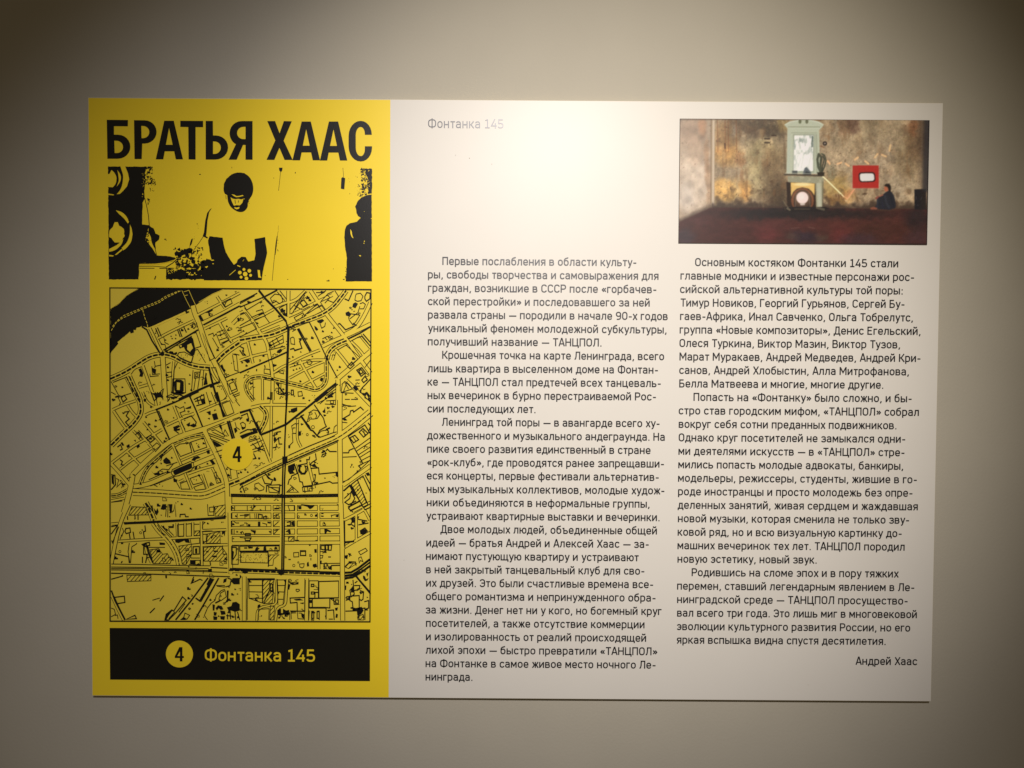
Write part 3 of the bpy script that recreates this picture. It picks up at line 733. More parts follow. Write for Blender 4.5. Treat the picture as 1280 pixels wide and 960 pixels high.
Lm 820,215 880,180 885,150 905,145 910,160 965,120 990,145
P 820,215 845,210 860,225 835,228
Ln 820,240 860,245
S14 950,0 1000,60 1045,110
Lm 960,0 1005,25 1000,45 1045,70;985,10 1030,20 1030,60;1015,0 1045,40
Lm 865,355 1000,262 1042,330
Lm 870,358 920,455 985,570 950,590 970,612;825,485 870,485 875,465 910,450
Cm 880,365 920,345 950,380 910,405
Cm 955,320 985,290 1025,330 990,360
Ln 990,300 1000,350;900,350 930,395;970,300 1010,345;935,470 1042,400;950,500 1042,440;962,520 1042,470;975,545 1042,510;985,570 1042,545;925,450 1042,365;825,520 935,515
Lm 1025,245 1045,270 1030,320 1045,330
Ln 830,715 870,700 970,610 1045,540
S26 825,745 940,665 1045,590
P 385,590 435,570 440,620 425,630 440,650 400,655 385,630
Lm 435,570 470,665 480,715 500,720 508,755 580,745;465,585 540,570
S12 445,580 465,650
S16 545,560 565,640 595,770
Cm 475,600 485,590 480,625 500,650 520,645 530,615 520,590 540,595 540,625 520,655 490,655 475,630
Lm 540,570 535,540 555,540 560,515;605,490 612,540 580,560 560,580 620,600
P 580,580 600,570 612,590 600,600 580,595
Lm 565,610 630,605 635,655 780,640 785,670
Lm 590,660 605,660 600,710 585,715 580,745 720,715 740,728 785,725
Lm 655,485 680,475 690,490 660,500 655,520;690,470 700,455 720,475 775,475;665,520 690,500
P 765,645 785,640 782,680 768,670;650,480 670,475 668,490
B 485,550,10 940,630,6 830,715,4 305,618,8 235,660,12 280,700,12
Lm 180,680 200,730 250,735 262,700 230,690 215,670;200,650 250,700
Lm 385,740 395,700 410,690 415,670 460,650
Cn 375,800 420,755 470,800
Ln 390,795 430,770;420,755 430,790;400,740 420,755
Cn 500,760 575,755 580,790 505,795
Ln 515,765 520,790;540,760 545,790
Ln 120,735 150,725 165,740 195,760 190,780 155,790 140,770 120,760 120,735;240,645 330,605
Cm 215,745 320,740 318,800
Cn 230,760 315,765 310,805 235,800
Lm 215,745 212,800;0,780 20,750 40,805
B 10,795,9 280,690,10 305,615,8 65,640,8 45,620,9 10,640,9
Lh -72,818 340,826 785,818
Lh 366,545 358,700 356,960;346,570 342,700 338,960
Lh 380,0 365,260
Lh -72,832 340,840 785,832
P 1005,650 1030,640 1042,665 1020,670
Lm 890,740 940,700 1025,900 985,920 890,740
Lm 940,700 985,670 1045,800;1000,660 1045,740
H 905,760 950,720 1010,880 975,905
Lh 830,790 880,745 920,830
Lm 835,850 890,800 880,850 840,880 870,900 930,870;890,790 920,850 870,930 905,960;880,740 1000,940 1045,920
Lh 865,920 960,870;880,950 975,905
S14 905,955 1045,880
B 945,782,8
@E
K40 335,-10 372,60 400,130
K42 400,150 440,210 500,265 550,330 590,410 605,485
Lh 160,150 380,140 640,125 975,105
Lm 165,158 400,148 975,113
S24 200,0 130,150 90,320 60,480
S14 60,160 115,155
S14 115,298 300,285 470,278
S14 470,278 600,270 770,262
S14 780,140 783,300 785,492
S14 782,212 980,205
S14 785,328 990,325
S14 585,150 590,265
S12 650,150 650,262
S12 712,145 712,262
H 225,20 340,25 360,85 200,88
H 890,20 972,5 972,95 890,95
H 820,240 930,218 932,312 820,312
H 800,345 940,335 985,400 985,455 800,455
H 600,335 700,320 705,400 660,480 630,480
H 370,365 440,355 470,400 510,395 540,450 530,475 395,475
H 185,568 378,568 378,612 190,618
H 722,215 768,212 768,250 722,250
Ln 830,0 835,90 880,90 880,10;845,25 885,22 882,60 848,62 845,25;480,0 500,40 495,100;515,0 512,105;540,60 560,55 570,0 578,100
Lm 610,105 612,82 650,80 655,100 680,100;190,95 192,125;250,92 252,120;275,90 275,125
P 400,30 420,55 430,30 440,60 425,90 410,75;470,0 500,0 498,40 480,45 455,40;520,0 550,0 545,60 530,70
Lh 345,0 395,60 385,10
Lm 175,195 210,190 215,225 180,235 170,215 180,190;330,170 335,215 318,220 325,270;235,220 245,280;205,235 212,280;60,180 110,170 60,240;65,290 70,310 120,180
Ln 150,190 160,220 130,280;205,310 195,380 210,470;225,340 260,320 265,310;225,340 215,470
Lm 90,395 200,420 205,470;150,455 140,470
O 295,228,9 130,378,9 145,250,5
P 515,175 550,175 550,160 562,160 560,190 520,190;465,180 480,170 490,190 510,200 520,215 500,205
Ln 520,190 525,215 560,250;430,165 470,230 500,250;460,170 500,215 545,260
P 300,320 340,305 335,335 355,330 350,350 320,340;445,305 490,310 490,325 448,325
Cn 590,165 640,160 640,255 592,258
Ln 655,160 700,155 702,255;720,160 765,160;360,345 490,345
Cm 340,310 365,305 368,330 345,332
Lh 350,335 370,410 395,470
Lm 320,340 320,400 350,400 335,470;310,420 310,470;340,430 365,425
P 425,365 450,360 448,385 420,385;855,255 872,262 860,280;730,355 748,352 748,392 732,392
Cm 715,340 765,338 765,398 715,400
P 570,285 620,280 680,275 690,310 655,305 645,290 600,310 575,305
Cn 690,275 765,270 768,312 700,320
Ln 660,400 690,405 700,430 770,430;690,450 770,448 770,485 680,480
P 690,452 735,450 735,480 692,480;770,485 740,482 760,470;818,375 840,372 838,385 820,385;865,410 905,412 905,425 868,422;875,370 915,372 912,382 880,382;945,215 972,215 968,258 958,235 945,245
Ln 660,480 665,420 700,410;545,430 560,450;790,140 810,145 790,165 790,195;795,240 830,240 825,290 795,312
Lm 785,220 820,215 870,215
B 800,300,8 540,430,9 550,445,8 520,425,7 445,378,9 495,18,12 625,0,10 148,312,10 505,205,10
S12 330,330 345,400 380,470
Lm 850,455 855,490
Ln 950,330 955,400 985,400
Lm 1022,345 1060,345 1060,400 1030,450 1022,345
P 1022,365 1042,380 1035,440 1022,430
Lm 855,505 990,512
P 835,520 865,515 865,540 835,540
Ln 62,478 300,482 600,490 850,492
Ln 60,514 300,515 560,520 850,530
Ln 60,502 560,508 840,514
Ln 60,525 560,530 990,545
Lm 60,552 400,560 700,570 1010,580
P 492,570 506,570 506,592 494,592
Lm 60,600 150,575 150,565
Lm 720,580 700,632 740,615 770,600 790,610;705,625 720,605 712,590
Lh 575,925 700,770 835,588
Lh 728,925 830,750 920,590
P 848,590 885,600 780,782 762,772 830,650 822,640
Lh 735,750 775,778
P 855,755 865,768 850,775 842,765;710,788 722,795 710,805 702,798
Cn 685,828 695,835 685,843 678,836
Cn 650,870 688,888 665,920 640,905
Cm 490,925 500,880 545,845 560,855 630,740 660,768 575,870 520,925
Ln 600,865 650,795;500,915 540,850;520,915 570,860
P 490,920 505,880 530,850 550,850 520,890 500,925;610,925 640,900 660,925
Ln 390,768 420,758 450,750;450,775 482,730;368,870 410,830
Lm 370,870 408,832;448,776 480,732
Cm 85,745 165,735 170,785 110,795
S20 70,740 120,850 160,925
Lh 62,690 90,770 170,925
Cm 180,920 250,888 262,915
Ln 60,830 85,840 95,880 60,900;90,890 110,885 115,915
Ln 905,655 960,662 1010,655;900,650 970,650;830,925 805,890 830,830 860,790 890,770 900,730 940,690 970,680
P 960,600 985,590 980,620 955,630;1030,590 1088,590 1088,640 1040,640 1020,620
Lm 990,590 1020,600 1010,650 980,660;1040,600 1080,600
Ln 920,760 935,710 970,690 980,740 940,770 920,760
O 935,735,6
P 985,690 1000,690 995,780 970,790 985,760;890,785 930,765 935,775 895,795
P 895,830 915,808 945,815 958,840 935,845 920,830 905,850
P 880,860 905,865 900,890 880,890;930,850 970,855 975,880 940,885;875,895 910,900 905,925 878,925;930,895 970,895 965,925 935,920;870,800 890,805 885,850 872,850
P 985,825 1020,815 1030,785 1060,780 1088,800 1088,850 1050,860 1020,850 1000,855
Lm 990,870 1010,860 1015,920;1050,860 1055,925;980,890 1030,895;1070,860 1088,925;990,920 990,880
B 1005,860,12 1035,900,11 1075,905,10 920,895,7 1070,718,6
@F
Lh 338,-5 340,200 336,540
Lh 356,-5 356,200 350,540
S12 -72,60 330,62
S12 360,62 790,60
S12 -72,125 320,125
S12 360,125 790,125
S14 -72,190 320,190
S14 360,190 800,185
S12 -72,250 320,252
S12 360,250 800,245
S22 -72,315 320,312
S22 360,310 800,308
S12 257,0 260,250
S14 450,0 448,300
S14 630,0 632,520
S30 808,-5 818,300 820,560 822,935
S16 830,130 940,75 1047,10
S16 830,350 930,290 1047,225
S14 930,85 932,300
S14 965,0 1005,60 1040,130
Ln 60,10 60,55;95,10 98,55;205,15 205,50;160,40 175,50;120,75 122,115;135,75 135,118;0,90 40,88 42,115;80,75 82,112;205,90 220,100;225,105 225,120
P 35,80 75,78 72,92 38,92;110,0 130,15 105,40;145,140 165,140 165,175 145,175;65,160 85,160 85,180 65,180;220,140 248,142 245,155 222,152;0,225 20,215 15,240;85,205 130,210 125,235 100,220 90,215;230,215 250,215 245,235;275,30 315,28 315,40 275,42;485,5 495,0 600,10 580,30 560,40 540,20;600,85 620,78 618,100 602,100;650,70 670,68 670,78 652,78;650,90 672,92 670,100 650,100;465,15 490,15 490,40 470,40;780,80 790,80 788,105 765,100;670,140 680,145 685,160 672,160;675,195 700,200 730,215 725,225 700,215 690,235 678,235;775,0 790,0 790,20
Cm 150,80 180,85 178,115 150,115;190,100 212,100 212,118 190,118
Cm 45,235 85,235 85,250 45,250;40,270 90,270 80,290 45,290
Ln 180,150 215,160 215,175;35,150 55,150 60,180;0,170 35,165;110,210 120,245;20,215 40,245;270,115 315,75;270,95 300,80;270,175 310,140;270,240 310,200;275,210 300,205;0,265 40,270;75,300 120,300;735,90 755,85 790,85;730,85 735,105
Cn 385,10 435,10 435,50 400,52;470,20 490,18 490,35
Lm 375,145 405,140 405,170 375,170;415,140 418,175;430,140 432,175;370,220 395,205 400,240 375,240;400,205 405,240
P 415,140 435,135 438,175 425,175;375,215 390,208 395,235;440,285 470,285 480,298 445,298;600,290 620,285 622,298
H 388,262 430,262 432,298 390,298
O 573,90,9 470,100,8
Cm 0,335 315,332 315,372 0,376
Cn 8,385 228,385 225,470 5,465
Lm 0,380 225,382 230,480 228,500
H 232,405 312,405 270,440 265,488 232,490
P 35,345 60,345 60,355 35,355;65,340 105,342 105,352 70,355;120,370 130,345 150,340 145,350 160,350 135,375;190,345 200,335 210,340 215,375 188,372;275,350 285,340 300,345 302,375 290,355 280,375
Cm 485,372 525,372 528,410 485,410
Cn 430,388 470,385 472,420 432,422
P 480,370 530,368 532,380 488,382;595,360 615,358 616,388 598,388;388,438 408,438 408,446 390,446;565,430 572,430 572,448 565,448;540,465 550,460 555,495 538,498 536,478;585,480 612,475 620,500 595,508 582,495;705,418 730,418 728,426 708,426;670,375 692,370 695,390 668,388;550,325 570,325 560,335
Cn 478,478 515,475 512,500 498,510 480,500
O 432,490,10 468,465,6
Cm 650,330 680,330 680,365 650,360;685,328 705,328 705,365 688,365;710,328 735,328 730,368 710,368
Ln 640,380 665,378 665,395;645,410 665,410 660,430 645,430;640,475 800,472;670,520 680,470 695,470 695,500;670,480 700,520
Lm 730,490 800,488;732,490 732,525;700,480 715,520;670,490 680,515 690,510
P 715,495 735,495 735,525 715,520;640,455 655,450 655,470 640,470
K30 -88,528 330,546 640,556 800,560
Lb -80,518 330,530 640,540
Lb 640,545 800,550
Lb 838,548 890,545 950,510 1040,440
Lb 838,592 900,585 970,545 1045,490
Lh 838,570 900,562 960,525 1045,462
Ln 838,578 905,570 965,535
P 22,530 62,528 66,548 40,556 20,545;310,535 350,535 358,555 330,570 308,558;0,560 15,580 0,600
Cn 950,380 1005,352 1020,372 965,405
Cn 955,470 950,430 970,420 985,460 965,450
Cm 890,120 920,110 920,180 890,160 905,120
P 890,110 915,100 912,120 925,125 920,145 895,150;860,160 890,155 885,170 865,168;960,215 990,195 1015,210 985,240 965,240;940,100 955,95 950,115 940,112
Lm 960,215 1000,190 1020,215 980,245
H 838,500 870,468 935,475 870,515
P 838,410 865,405 860,440 840,430;870,460 895,455 892,475 870,475;850,620 870,620 872,635 850,635
Lm 840,350 838,130;945,120 1020,135;948,165 1030,150;842,300 915,295;842,308 915,300;870,460 925,462 930,490
S26 35,580 35,935
S12 290,600 298,700 290,800 240,810 140,830 135,935
S14 380,600 372,700 365,810 300,825 285,935
S26 535,595 533,760 533,935
Cn 555,612 628,612 628,750 555,750
Cn 632,618 790,612 790,750 632,750
Lm 632,618 790,614;632,618 632,750 790,748
Cn 72,605 180,605 180,790 75,752
Ln 75,650 180,650;75,700 180,702;75,752 180,752;65,600 62,755
H 185,605 240,605 235,690 185,790
H 240,605 272,605 265,690 235,690
H 235,700 265,700 260,790 190,795
H 245,810 280,820 270,925 240,925
Lh 85,598 120,600;130,602 190,598;60,598 280,598
Ln 205,600 240,600 240,640;265,640 280,790;60,755 60,925;300,605 365,605 360,660 350,760 345,808;295,600 305,760 305,805;300,650 360,650;305,700 355,702;305,760 350,760
Cm 245,635 262,640 262,700 245,690
P 145,805 165,800 165,825 140,828;300,705 315,700 315,720;350,605 365,605 362,625;390,640 405,640 395,685 385,680;300,845 330,835 330,870 300,870;345,835 370,850 395,845 395,875 345,872
P 300,870 395,870 390,890 360,880 320,890 305,885
Cm 402,750 520,745 520,855 460,855 458,785 405,790
Ln 388,605 400,630 460,620;150,840 235,835 232,925;150,840 148,925;400,860 400,925;525,605 522,740;485,790 510,795
P 400,620 440,635 470,620 470,640 420,645 402,635;430,760 480,755 510,768 450,770;480,790 512,785 510,798;345,905 362,910 360,918 345,915;308,900 322,898 320,915 308,915
Cn 450,680 475,680 478,690 462,700 450,692
Cm 572,640 592,640 592,658 572,658;572,702 595,702 595,718 572,718
Lm 600,745 602,705 630,705;555,755 720,750 720,830 680,825 555,825 555,755;580,760 580,825
Cm 725,755 750,755 755,800 790,800;765,765 788,765 788,800 768,800
Lm 555,850 550,925;580,852 575,925 595,925;620,855 635,855 635,925;700,850 750,845 755,925;555,830 690,830 690,920
Cm 575,858 592,858 592,912 575,912;618,858 635,858 635,912 618,912
P 555,765 580,765 575,790 560,790;760,830 785,825 780,850 765,850;680,890 695,890 690,925;770,875 785,880 780,910 765,905;710,915 745,915 745,922 712,922;490,870 515,880 515,915 495,905;400,850 455,850 455,860 410,865
Ln 410,870 450,868;460,860 465,915 515,918;410,870 412,920;470,870 495,870
Lm 840,600 935,575;935,575 1045,720;945,590 1040,700
Lh 930,578 1045,715
Lm 905,605 915,720 890,740 880,690 905,660;915,650 960,650 955,680 915,690;920,630 940,615
P 985,570 1000,575 1010,600 1030,590 1020,610 1000,615 985,590;890,680 905,650 912,705 888,705;840,650 852,650 850,685 840,685;1010,555 1030,545 1020,580
Cm 855,740 872,738 872,762 855,762
Cm 880,735 955,730 955,840 905,830 900,780 880,770
Lm 960,690 990,700 985,760 970,770 960,760;905,845 940,840 955,925;940,840 1000,830 1000,925;845,855 935,852;995,780 1030,770 1030,830 1000,840;885,830 905,825 905,850;1000,845 1025,845
P 930,830 975,820 990,850 970,880 940,890 935,850;950,890 960,885 955,910;905,840 915,825 920,845;975,905 990,880 995,910
H 940,900 985,880 990,925 945,925
B 860,628,9 965,855,14 1020,745,6 895,830,8
S12 -72,4 330,2
S12 360,2 790,0
Ln -68,12 -68,55;-68,70 -68,118;-68,132 -68,185;-68,198 -68,245;-40,12 -42,55;-20,75 -22,118;-50,135 -30,150 -5,150;-45,205 -45,240
B -55,30,8 -30,95,8 -50,160,9 -20,220,8 -50,275,6
Cn -66,335 -10,332 -12,480 -66,480
S26 -80,-60 -78,250 -72,560
"""
cmap = empty('city_map', (0, 0, 0)); cmap.parent = panel
water = Sheet(.0005, 1e-5); wl = Sheet(.0009, 1e-5); casing = Sheet(.0005, 1e-5); fill = Sheet(.0009, 1e-5); canal = Sheet(.0013, 1e-5)
lines = Sheet(.0013, 1e-5); foot = Sheet(.0013, 1e-5); hatch = Sheet(.0013, 1e-5); dots = Sheet(.0013, 1e-5); yard = Sheet(.0016, 1e-5)
WD = {'t': .6, 'n': .95, 'm': 1.35, 'h': 1.9, 'b': 2.6}
streets = []
def dashes(P, on, off):
    out = []; acc = 0; cur = [P[0]]; pen = True; need = on
    for a, b in zip(P, P[1:]):
        L = math.hypot(b[0]-a[0], b[1]-a[1]); pos = 0
        while L-pos > need:
            pos += need; q = (a[0]+(b[0]-a[0])*pos/L, a[1]+(b[1]-a[1])*pos/L)
            if pen: cur.append(q); out.append(cur)
            cur = [q]; pen = not pen; need = on if pen else off
        need -= L-pos
        if pen: cur.append(b)
    if pen and len(cur) > 1: out.append(cur)
    return out
def smooth(P):
    if len(P) < 3: return P
    V = [P[0]]
    for i in range(1, len(P)-1):
        r = .45*min(math.hypot(P[i][0]-P[i-1][0], P[i][1]-P[i-1][1]), math.hypot(P[i][0]-P[i+1][0], P[i][1]-P[i+1][1])); V.append((*P[i], r))
    V.append(P[-1]); return rounded(V, closed=False, seg=4)
def hatch_poly(P, gap=1.5, ang=.85, w=.75):
    hatch = Sheet(.0013, 1e-5)
    """outline plus parallel strokes clipped to a convex polygon"""
    hatch.ribbon(P, .8*PX, closed=True); c, s_ = math.cos(ang), math.sin(ang)
    ds = [-s_*x+c*y for x, y in P]; d = min(ds)+gap*PX
    while d < max(ds):
        X = []
        for i in range(len(P)):
            a, b = P[i], P[(i+1) % len(P)]; da, db = ds[i]-d, ds[(i+1) % len(P)]-d
            if da*db < 0: t = da/(da-db); X.append((a[0]+(b[0]-a[0])*t, a[1]+(b[1]-a[1])*t))
        if len(X) == 2: hatch.ribbon(X, w*PX)
        d += gap*PX*random.uniform(.85, 1.15)
    hatch.build('hatched_block', M_black, cmap)
tile = 'A'
for ln in MAP.strip().splitlines():
    ln = ln.strip()
    if not ln: continue
    if ln.startswith('@'): tile = ln[1]; continue
    k_, rest = ln.split(' ', 1)
    for seg in rest.split(';'):
        if not seg.strip(): continue
        if k_[0] in 'SK':
            w = float(k_[1:])/6.4*PX; P = smooth(pts(tile, seg)); streets.append((P, w))
            casing.ribbon(P, w+1.75*PX); fill.ribbon(P, w)
            if k_[0] == 'K':
                for dsh in dashes(P, 6*PX, 1.6*PX): canal.ribbon(dsh, max(.42*w, 1.3*PX) if w < 42/6.4*PX else 1.3*PX)
                canal.ribbon(P, .5*PX)
        elif k_ == 'W': water.poly(rough_edge(pts(tile, seg), .0003))
        elif k_ == 'Y': wl.ribbon(pts(tile, seg), .6*PX)
        elif k_ == 'YD':
            for dsh in dashes(pts(tile, seg), 3.2*PX, 1.5*PX): wl.ribbon(dsh, .8*PX)
        elif k_ == 'YP': yard.poly(pts(tile, seg))
        elif k_[0] == 'L': lines.ribbon(pts(tile, seg), WD[k_[1]]*PX)
        elif k_[0] == 'C': lines.ribbon(pts(tile, seg), WD[k_[1]]*PX, closed=True)
        elif k_ == 'P': foot.poly(pts(tile, seg))
        elif k_ == 'H': hatch_poly(pts(tile, seg), 3.6)
        elif k_ == 'B':       # blobs: x,y,size triples
            for w_ in seg.split():
                a = w_.split(','); x, y = pts(tile, a[0]+','+a[1])[0]; r = float(a[2])/6.4*PX
                foot.poly([(x-r, y-r*.7), (x+r*random.uniform(.6,1.1), y-r*random.uniform(.5,.9)), (x+r, y+r*.3), (x+r*.2, y+r*.4), (x+r*.1, y+r), (x-r*.8, y+r*.8)])
        elif k_ == 'O':
            for w_ in seg.split():
                a = w_.split(','); x, y = pts(tile, a[0]+','+a[1])[0]; r = float(a[2])/6.4*PX
                lines.ribbon([(x+r*math.cos(q*math.pi/5), y+r*math.sin(q*math.pi/5)) for q in range(10)], .6*PX, closed=True)
# small free-standing footprints between the streets
def clear(x, y, m):
    for P, w in streets:
        for a, b in zip(P, P[1:]):
            dx, dy = b[0]-a[0], b[1]-a[1]; L = dx*dx+dy*dy
            t = 0 if L == 0 else max(0, min(1, ((x-a[0])*dx+(y-a[1])*dy)/L))
            if math.hypot(x-a[0]-t*dx, y-a[1]-t*dy) < w/2+m: return False
    return True
def blank(px, py):
    if (px-297.3)**2+(py-567.9)**2 < 24**2: return True
    if py < 475 and px < 192 and py < 480-(px-137)*.2: return True
    if px < 260 and py < 425 and py < 440-(px-137)*.8: return True
    if py > 718 and px < 235: return True
    if px > 398 and py > 725 and px < 425: return True
    return False
cnt = 0
for _ in range(6000):
    if cnt > 260: break
    px, py = random.uniform(141, 460), random.uniform(364, 772)
    if blank(px, py): continue
    x, y = at(px, py)
    if not clear(x, y, 2.6*PX): continue
    cnt += 1; g = math.radians(random.choice([27, 30, 25]) if py < 620 or px > 425 else random.choice([2, 0, -2]))
    c, s_ = math.cos(g), math.sin(g); r = random.uniform(.7, 2.4)*PX; f = lambda a, b: (x+c*a*r-s_*b*r, y+s_*a*r+c*b*r)
    q = random.random()
    if q < .3: foot.poly([f(-1,-.6), f(.9,-.6), f(.9,.2), f(.1,.2), f(.1,.9), f(-1,.9)])
    elif q < .6: lines.ribbon([f(-1.2,-.8), f(1.1,-.8), f(1.1,.3), f(.2,.3), f(.2,1.2), f(-1.2,1.2)], .6*PX, closed=random.random() < .6)
    elif q < .8: lines.ribbon([f(-1.8,.2), f(-.6,.2), f(-.6,1.1), f(.8,1.1), f(.8,.1), f(2,.1)], .65*PX)
    else:
        for _k in range(3): foot.rect(x+random.uniform(-2,2)*PX, y+random.uniform(-2,2)*PX, random.uniform(.5,1.5)*PX, random.uniform(.5,1.2)*PX, g)
for cx, cy, rx, ry, n in ((251,445,5,6,14),(231,446,5,3,10),(317,697,17,6,60)):
    for _ in range(n):
        x, y = at(cx+rx*random.uniform(-1,1), cy+ry*random.uniform(-1,1)); dots.disc(x, y, random.uniform(.3,.5)*PX, 6)
water.build('river', M_black, cmap); wl.build('river_line', M_yellow2, cmap, kind='stuff')
casing.build('street_outline', M_black, cmap, kind='stuff'); fill.build('street_surface', M_yellow2, cmap, kind='stuff'); canal.build('canal_line', M_black, cmap, kind='stuff')
lines.build('street_line', M_black, cmap, kind='stuff'); foot.build('building_footprint', M_black, cmap, kind='stuff'); dots.build('tree_dots', M_black, cmap, kind='stuff'); yard.build('open_yard', M_yellow2, cmap, kind='stuff')
g = Sheet(.0003); g.poly([at(138,360), at(138.2,776), at(462.7,776.8), at(464,362)]); g.build('map_ground', M_yellow2, cmap)
s = Sheet(.0018); s.ribbon([at(138,360), at(464,362), at(462.7,776.8), at(138.2,776)], 1.5*PX, closed=True); s.build('map_frame', M_black, cmap)
s = Sheet(.0020); s.disc(*at(297.3,567.9), 19.7*PX, 72); s.build('number_disc', M_yellow, cmap)
s = Sheet(.0023); four(s, 291.3, 557.6, 302.6, 577.4); s.build('numeral', M_black, cmap)
# specks of dirt on the white field
s = Sheet(.0004)
for x, y, r in ((586.8,197.8,.55),(569.5,194,.4),(614.8,205.3,.45),(621,800,.4),(1010,856,.35),(505,700,.35)): s.disc(*at(x,y), r*PX, 7)
s.build('dirt_specks', mat('dirt', (.35,.30,.24), .8, .2), panel, kind='stuff')

# ------------------------------------------------------------------ mounted photograph: its print is painted dot by dot
FW, FH, FS = 1280, 640, 3.765                    # picture space: enlargement of the photograph's corner
TLp, TRp, BRp, BLp = at(849.2,149.9), at(1161.6,149.4), at(1157.9,304.9), at(848.2,305.5)
x0, x1 = (TLp[0]+BLp[0])/2, (TRp[0]+BRp[0])/2; z1, z0 = (TLp[1]+TRp[1])/2, (BLp[1]+BRp[1])/2
NX, NZ = 500, 250
gx, gz = np.meshgrid(np.linspace(x0+.0006, x1-.0006, NX), np.linspace(z1-.0006, z0+.0006, NZ))
q = HI @ np.stack([gx.ravel(), gz.ravel(), np.ones(gx.size)]); fx = ((q[0]/q[2])-840)*FS; fy = ((q[1]/q[2])-140)*FS
fx = fx.reshape(gx.shape); fy = fy.reshape(gx.shape)
def vnoise(x, y, seed):
    xi = np.floor(x).astype(int); yi = np.floor(y).astype(int); tx = x-xi; ty = y-yi; tx = tx*tx*(3-2*tx); ty = ty*ty*(3-2*ty)
    R = np.random.default_rng(seed).random((256, 256)); g = lambda a, b: R[a & 255, b & 255]
    return (g(xi, yi)*(1-tx)+g(xi+1, yi)*tx)*(1-ty)+(g(xi, yi+1)*(1-tx)+g(xi+1, yi+1)*tx)*ty
def fbm(sx, sy, seed, o=4):
    t = 0; a = .5
    for i in range(o): t = t+a*vnoise(fx/sx*2**i+seed*3.1, fy/sy*2**i+seed*1.7, seed+i); a *= .5
    return (t/(1-.5**o)-.5)*2
def sst(a, b, v): t = np.clip((v-a)/(b-a), 0, 1); return t*t*(3-2*t)
wx = fbm(26, 26, 91)*9; wy = fbm(26, 26, 92)*9
IMG = np.zeros(fx.shape+(3,)); IMG[:] = (160, 142, 112)
def lay(col, m): 
    global IMG
    IMG = IMG*(1-m[..., None])+np.array(col, float)*m[..., None]
def blob(col, cx, cy, rx, ry, a=1, soft=.5, wob=1):
    d = np.hypot((fx+wx*wob*2-cx)/rx, (fy+wy*wob*2-cy)/ry); lay(col, a*(1-sst(1-soft, 1+soft, d)))
def inside(P, ox=0, oy=0):
    X, Y = fx+ox, fy+oy; r = np.zeros(fx.shape, bool)
    for i in range(len(P)):
        (ax, ay), (bx, by) = P[i-1], P[i]
        if ay == by: continue
        r ^= ((ay > Y) != (by > Y)) & (X < (bx-ax)*(Y-ay)/(by-ay)+ax)
    return r
def pg(col, P, a=1, s=1.6):
    m = sum(inside(P, i*s, j*s).astype(float) for i in (-1, 0, 1) for j in (-1, 0, 1))/9; lay(col, m*a)
def ln(col, P, w, a=1, soft=1.6):
    d = np.full(fx.shape, 1e9)
    for (ax, ay), (bx, by) in zip(P, P[1:]):
        L = (bx-ax)**2+(by-ay)**2; t = np.clip(((fx-ax)*(bx-ax)+(fy-ay)*(by-ay))/L, 0, 1)
        d = np.minimum(d, np.hypot(fx-ax-t*(bx-ax), fy-ay-t*(by-ay)))
    lay(col, a*(1-sst(w/2-soft/2, w/2+soft, d)))
# plaster of the far wall
for c, cx, cy, rx, ry, a in (((178,140,82),250,200,70,60,.8),((205,158,92),250,185,45,30,.8),((150,118,75),250,110,60,60,.8),((150,138,95),430,230,90,110,.7),((196,168,112),290,370,95,50,.8),((212,168,95),240,370,55,55,.9),((214,160,88),345,375,28,45,.9),((160,148,108),410,330,60,80,.6),((140,96,60),320,225,20,30,.55),((150,108,70),330,290,10,30,.35),((92,78,62),400,70,85,42,.95),((78,70,58),430,55,60,30,.9),((70,62,48),470,90,45,30,.8),((120,100,72),300,75,50,40,.5),((165,150,130),290,85,14,28,.7),((168,146,88),520,60,28,30,.7),((104,86,62),480,290,60,120,.75),((80,66,48),505,390,40,60,.7),((84,68,48),470,400,70,40,.5),
   ((150,134,104),900,120,160,110,.7),((112,88,66),800,70,55,35,.8),((92,66,56),850,50,30,45,.7),((158,128,72),770,360,60,70,.8),((150,112,60),800,400,70,40,.6),((160,146,122),1010,250,150,110,.5),((112,96,68),1100,250,60,140,.6),((100,80,58),1150,120,50,120,.8),((112,76,50),1125,75,28,40,.7),((150,140,118),1060,350,70,60,.6),((124,104,76),940,330,120,80,.3),((130,110,78),620,60,300,30,.3),((118,112,88),745,285,22,34,.8),((150,150,128),770,55,14,50,.35)):
    blob(c, cx, cy, rx, ry, a)
n = fbm(60, 80, 5, 5); IMG *= (1+.28*n)[..., None]
n = fbm(14, 18, 7, 4); IMG *= (1+.15*n)[..., None]
n = fbm(4, 5, 8, 2); IMG *= (1+.14*n)[..., None]
n = fbm(16, 90, 11, 4); m = np.clip(n*2.2-.6, 0, 1)*(fx > 190); lay((112,82,52), m*.5)
m = np.clip(fbm(14, 14, 21, 4)*3-1.3, 0, 1); lay((78,62,44), m*.42)
m = np.clip(fbm(20, 16, 31, 4)*3-1.3, 0, 1); lay((198,182,146), m*.4)
m = np.clip(fbm(8, 8, 41, 3)*4-1.9, 0, 1); lay((58,42,30), m*.6)
for _ in range(140):
    _x, _y = rng.uniform(195, 1120), 445-abs(rng.normal(0, 55)); _r = rng.uniform(4, 14); blob((66,50,36), _x, _y, _r, _r*rng.uniform(.5, 1.6), rng.uniform(.2, .6), .6)
for _ in range(120):
    _x, _y = rng.uniform(195, 1120), rng.uniform(45, 420); _r = rng.uniform(5, 22); blob([(120,92,60),(186,170,132),(90,72,52),(150,108,66)][rng.integers(4)], _x, _y, _r, _r*rng.uniform(.6, 2.5), rng.uniform(.1, .32), .6)
for x in (212,248,262,300): ln((120,72,38), [(x,40),(x+2,190)], 3, .5, 3)
ln((70,44,24), [(247,150),(248,172)], 5, .9)
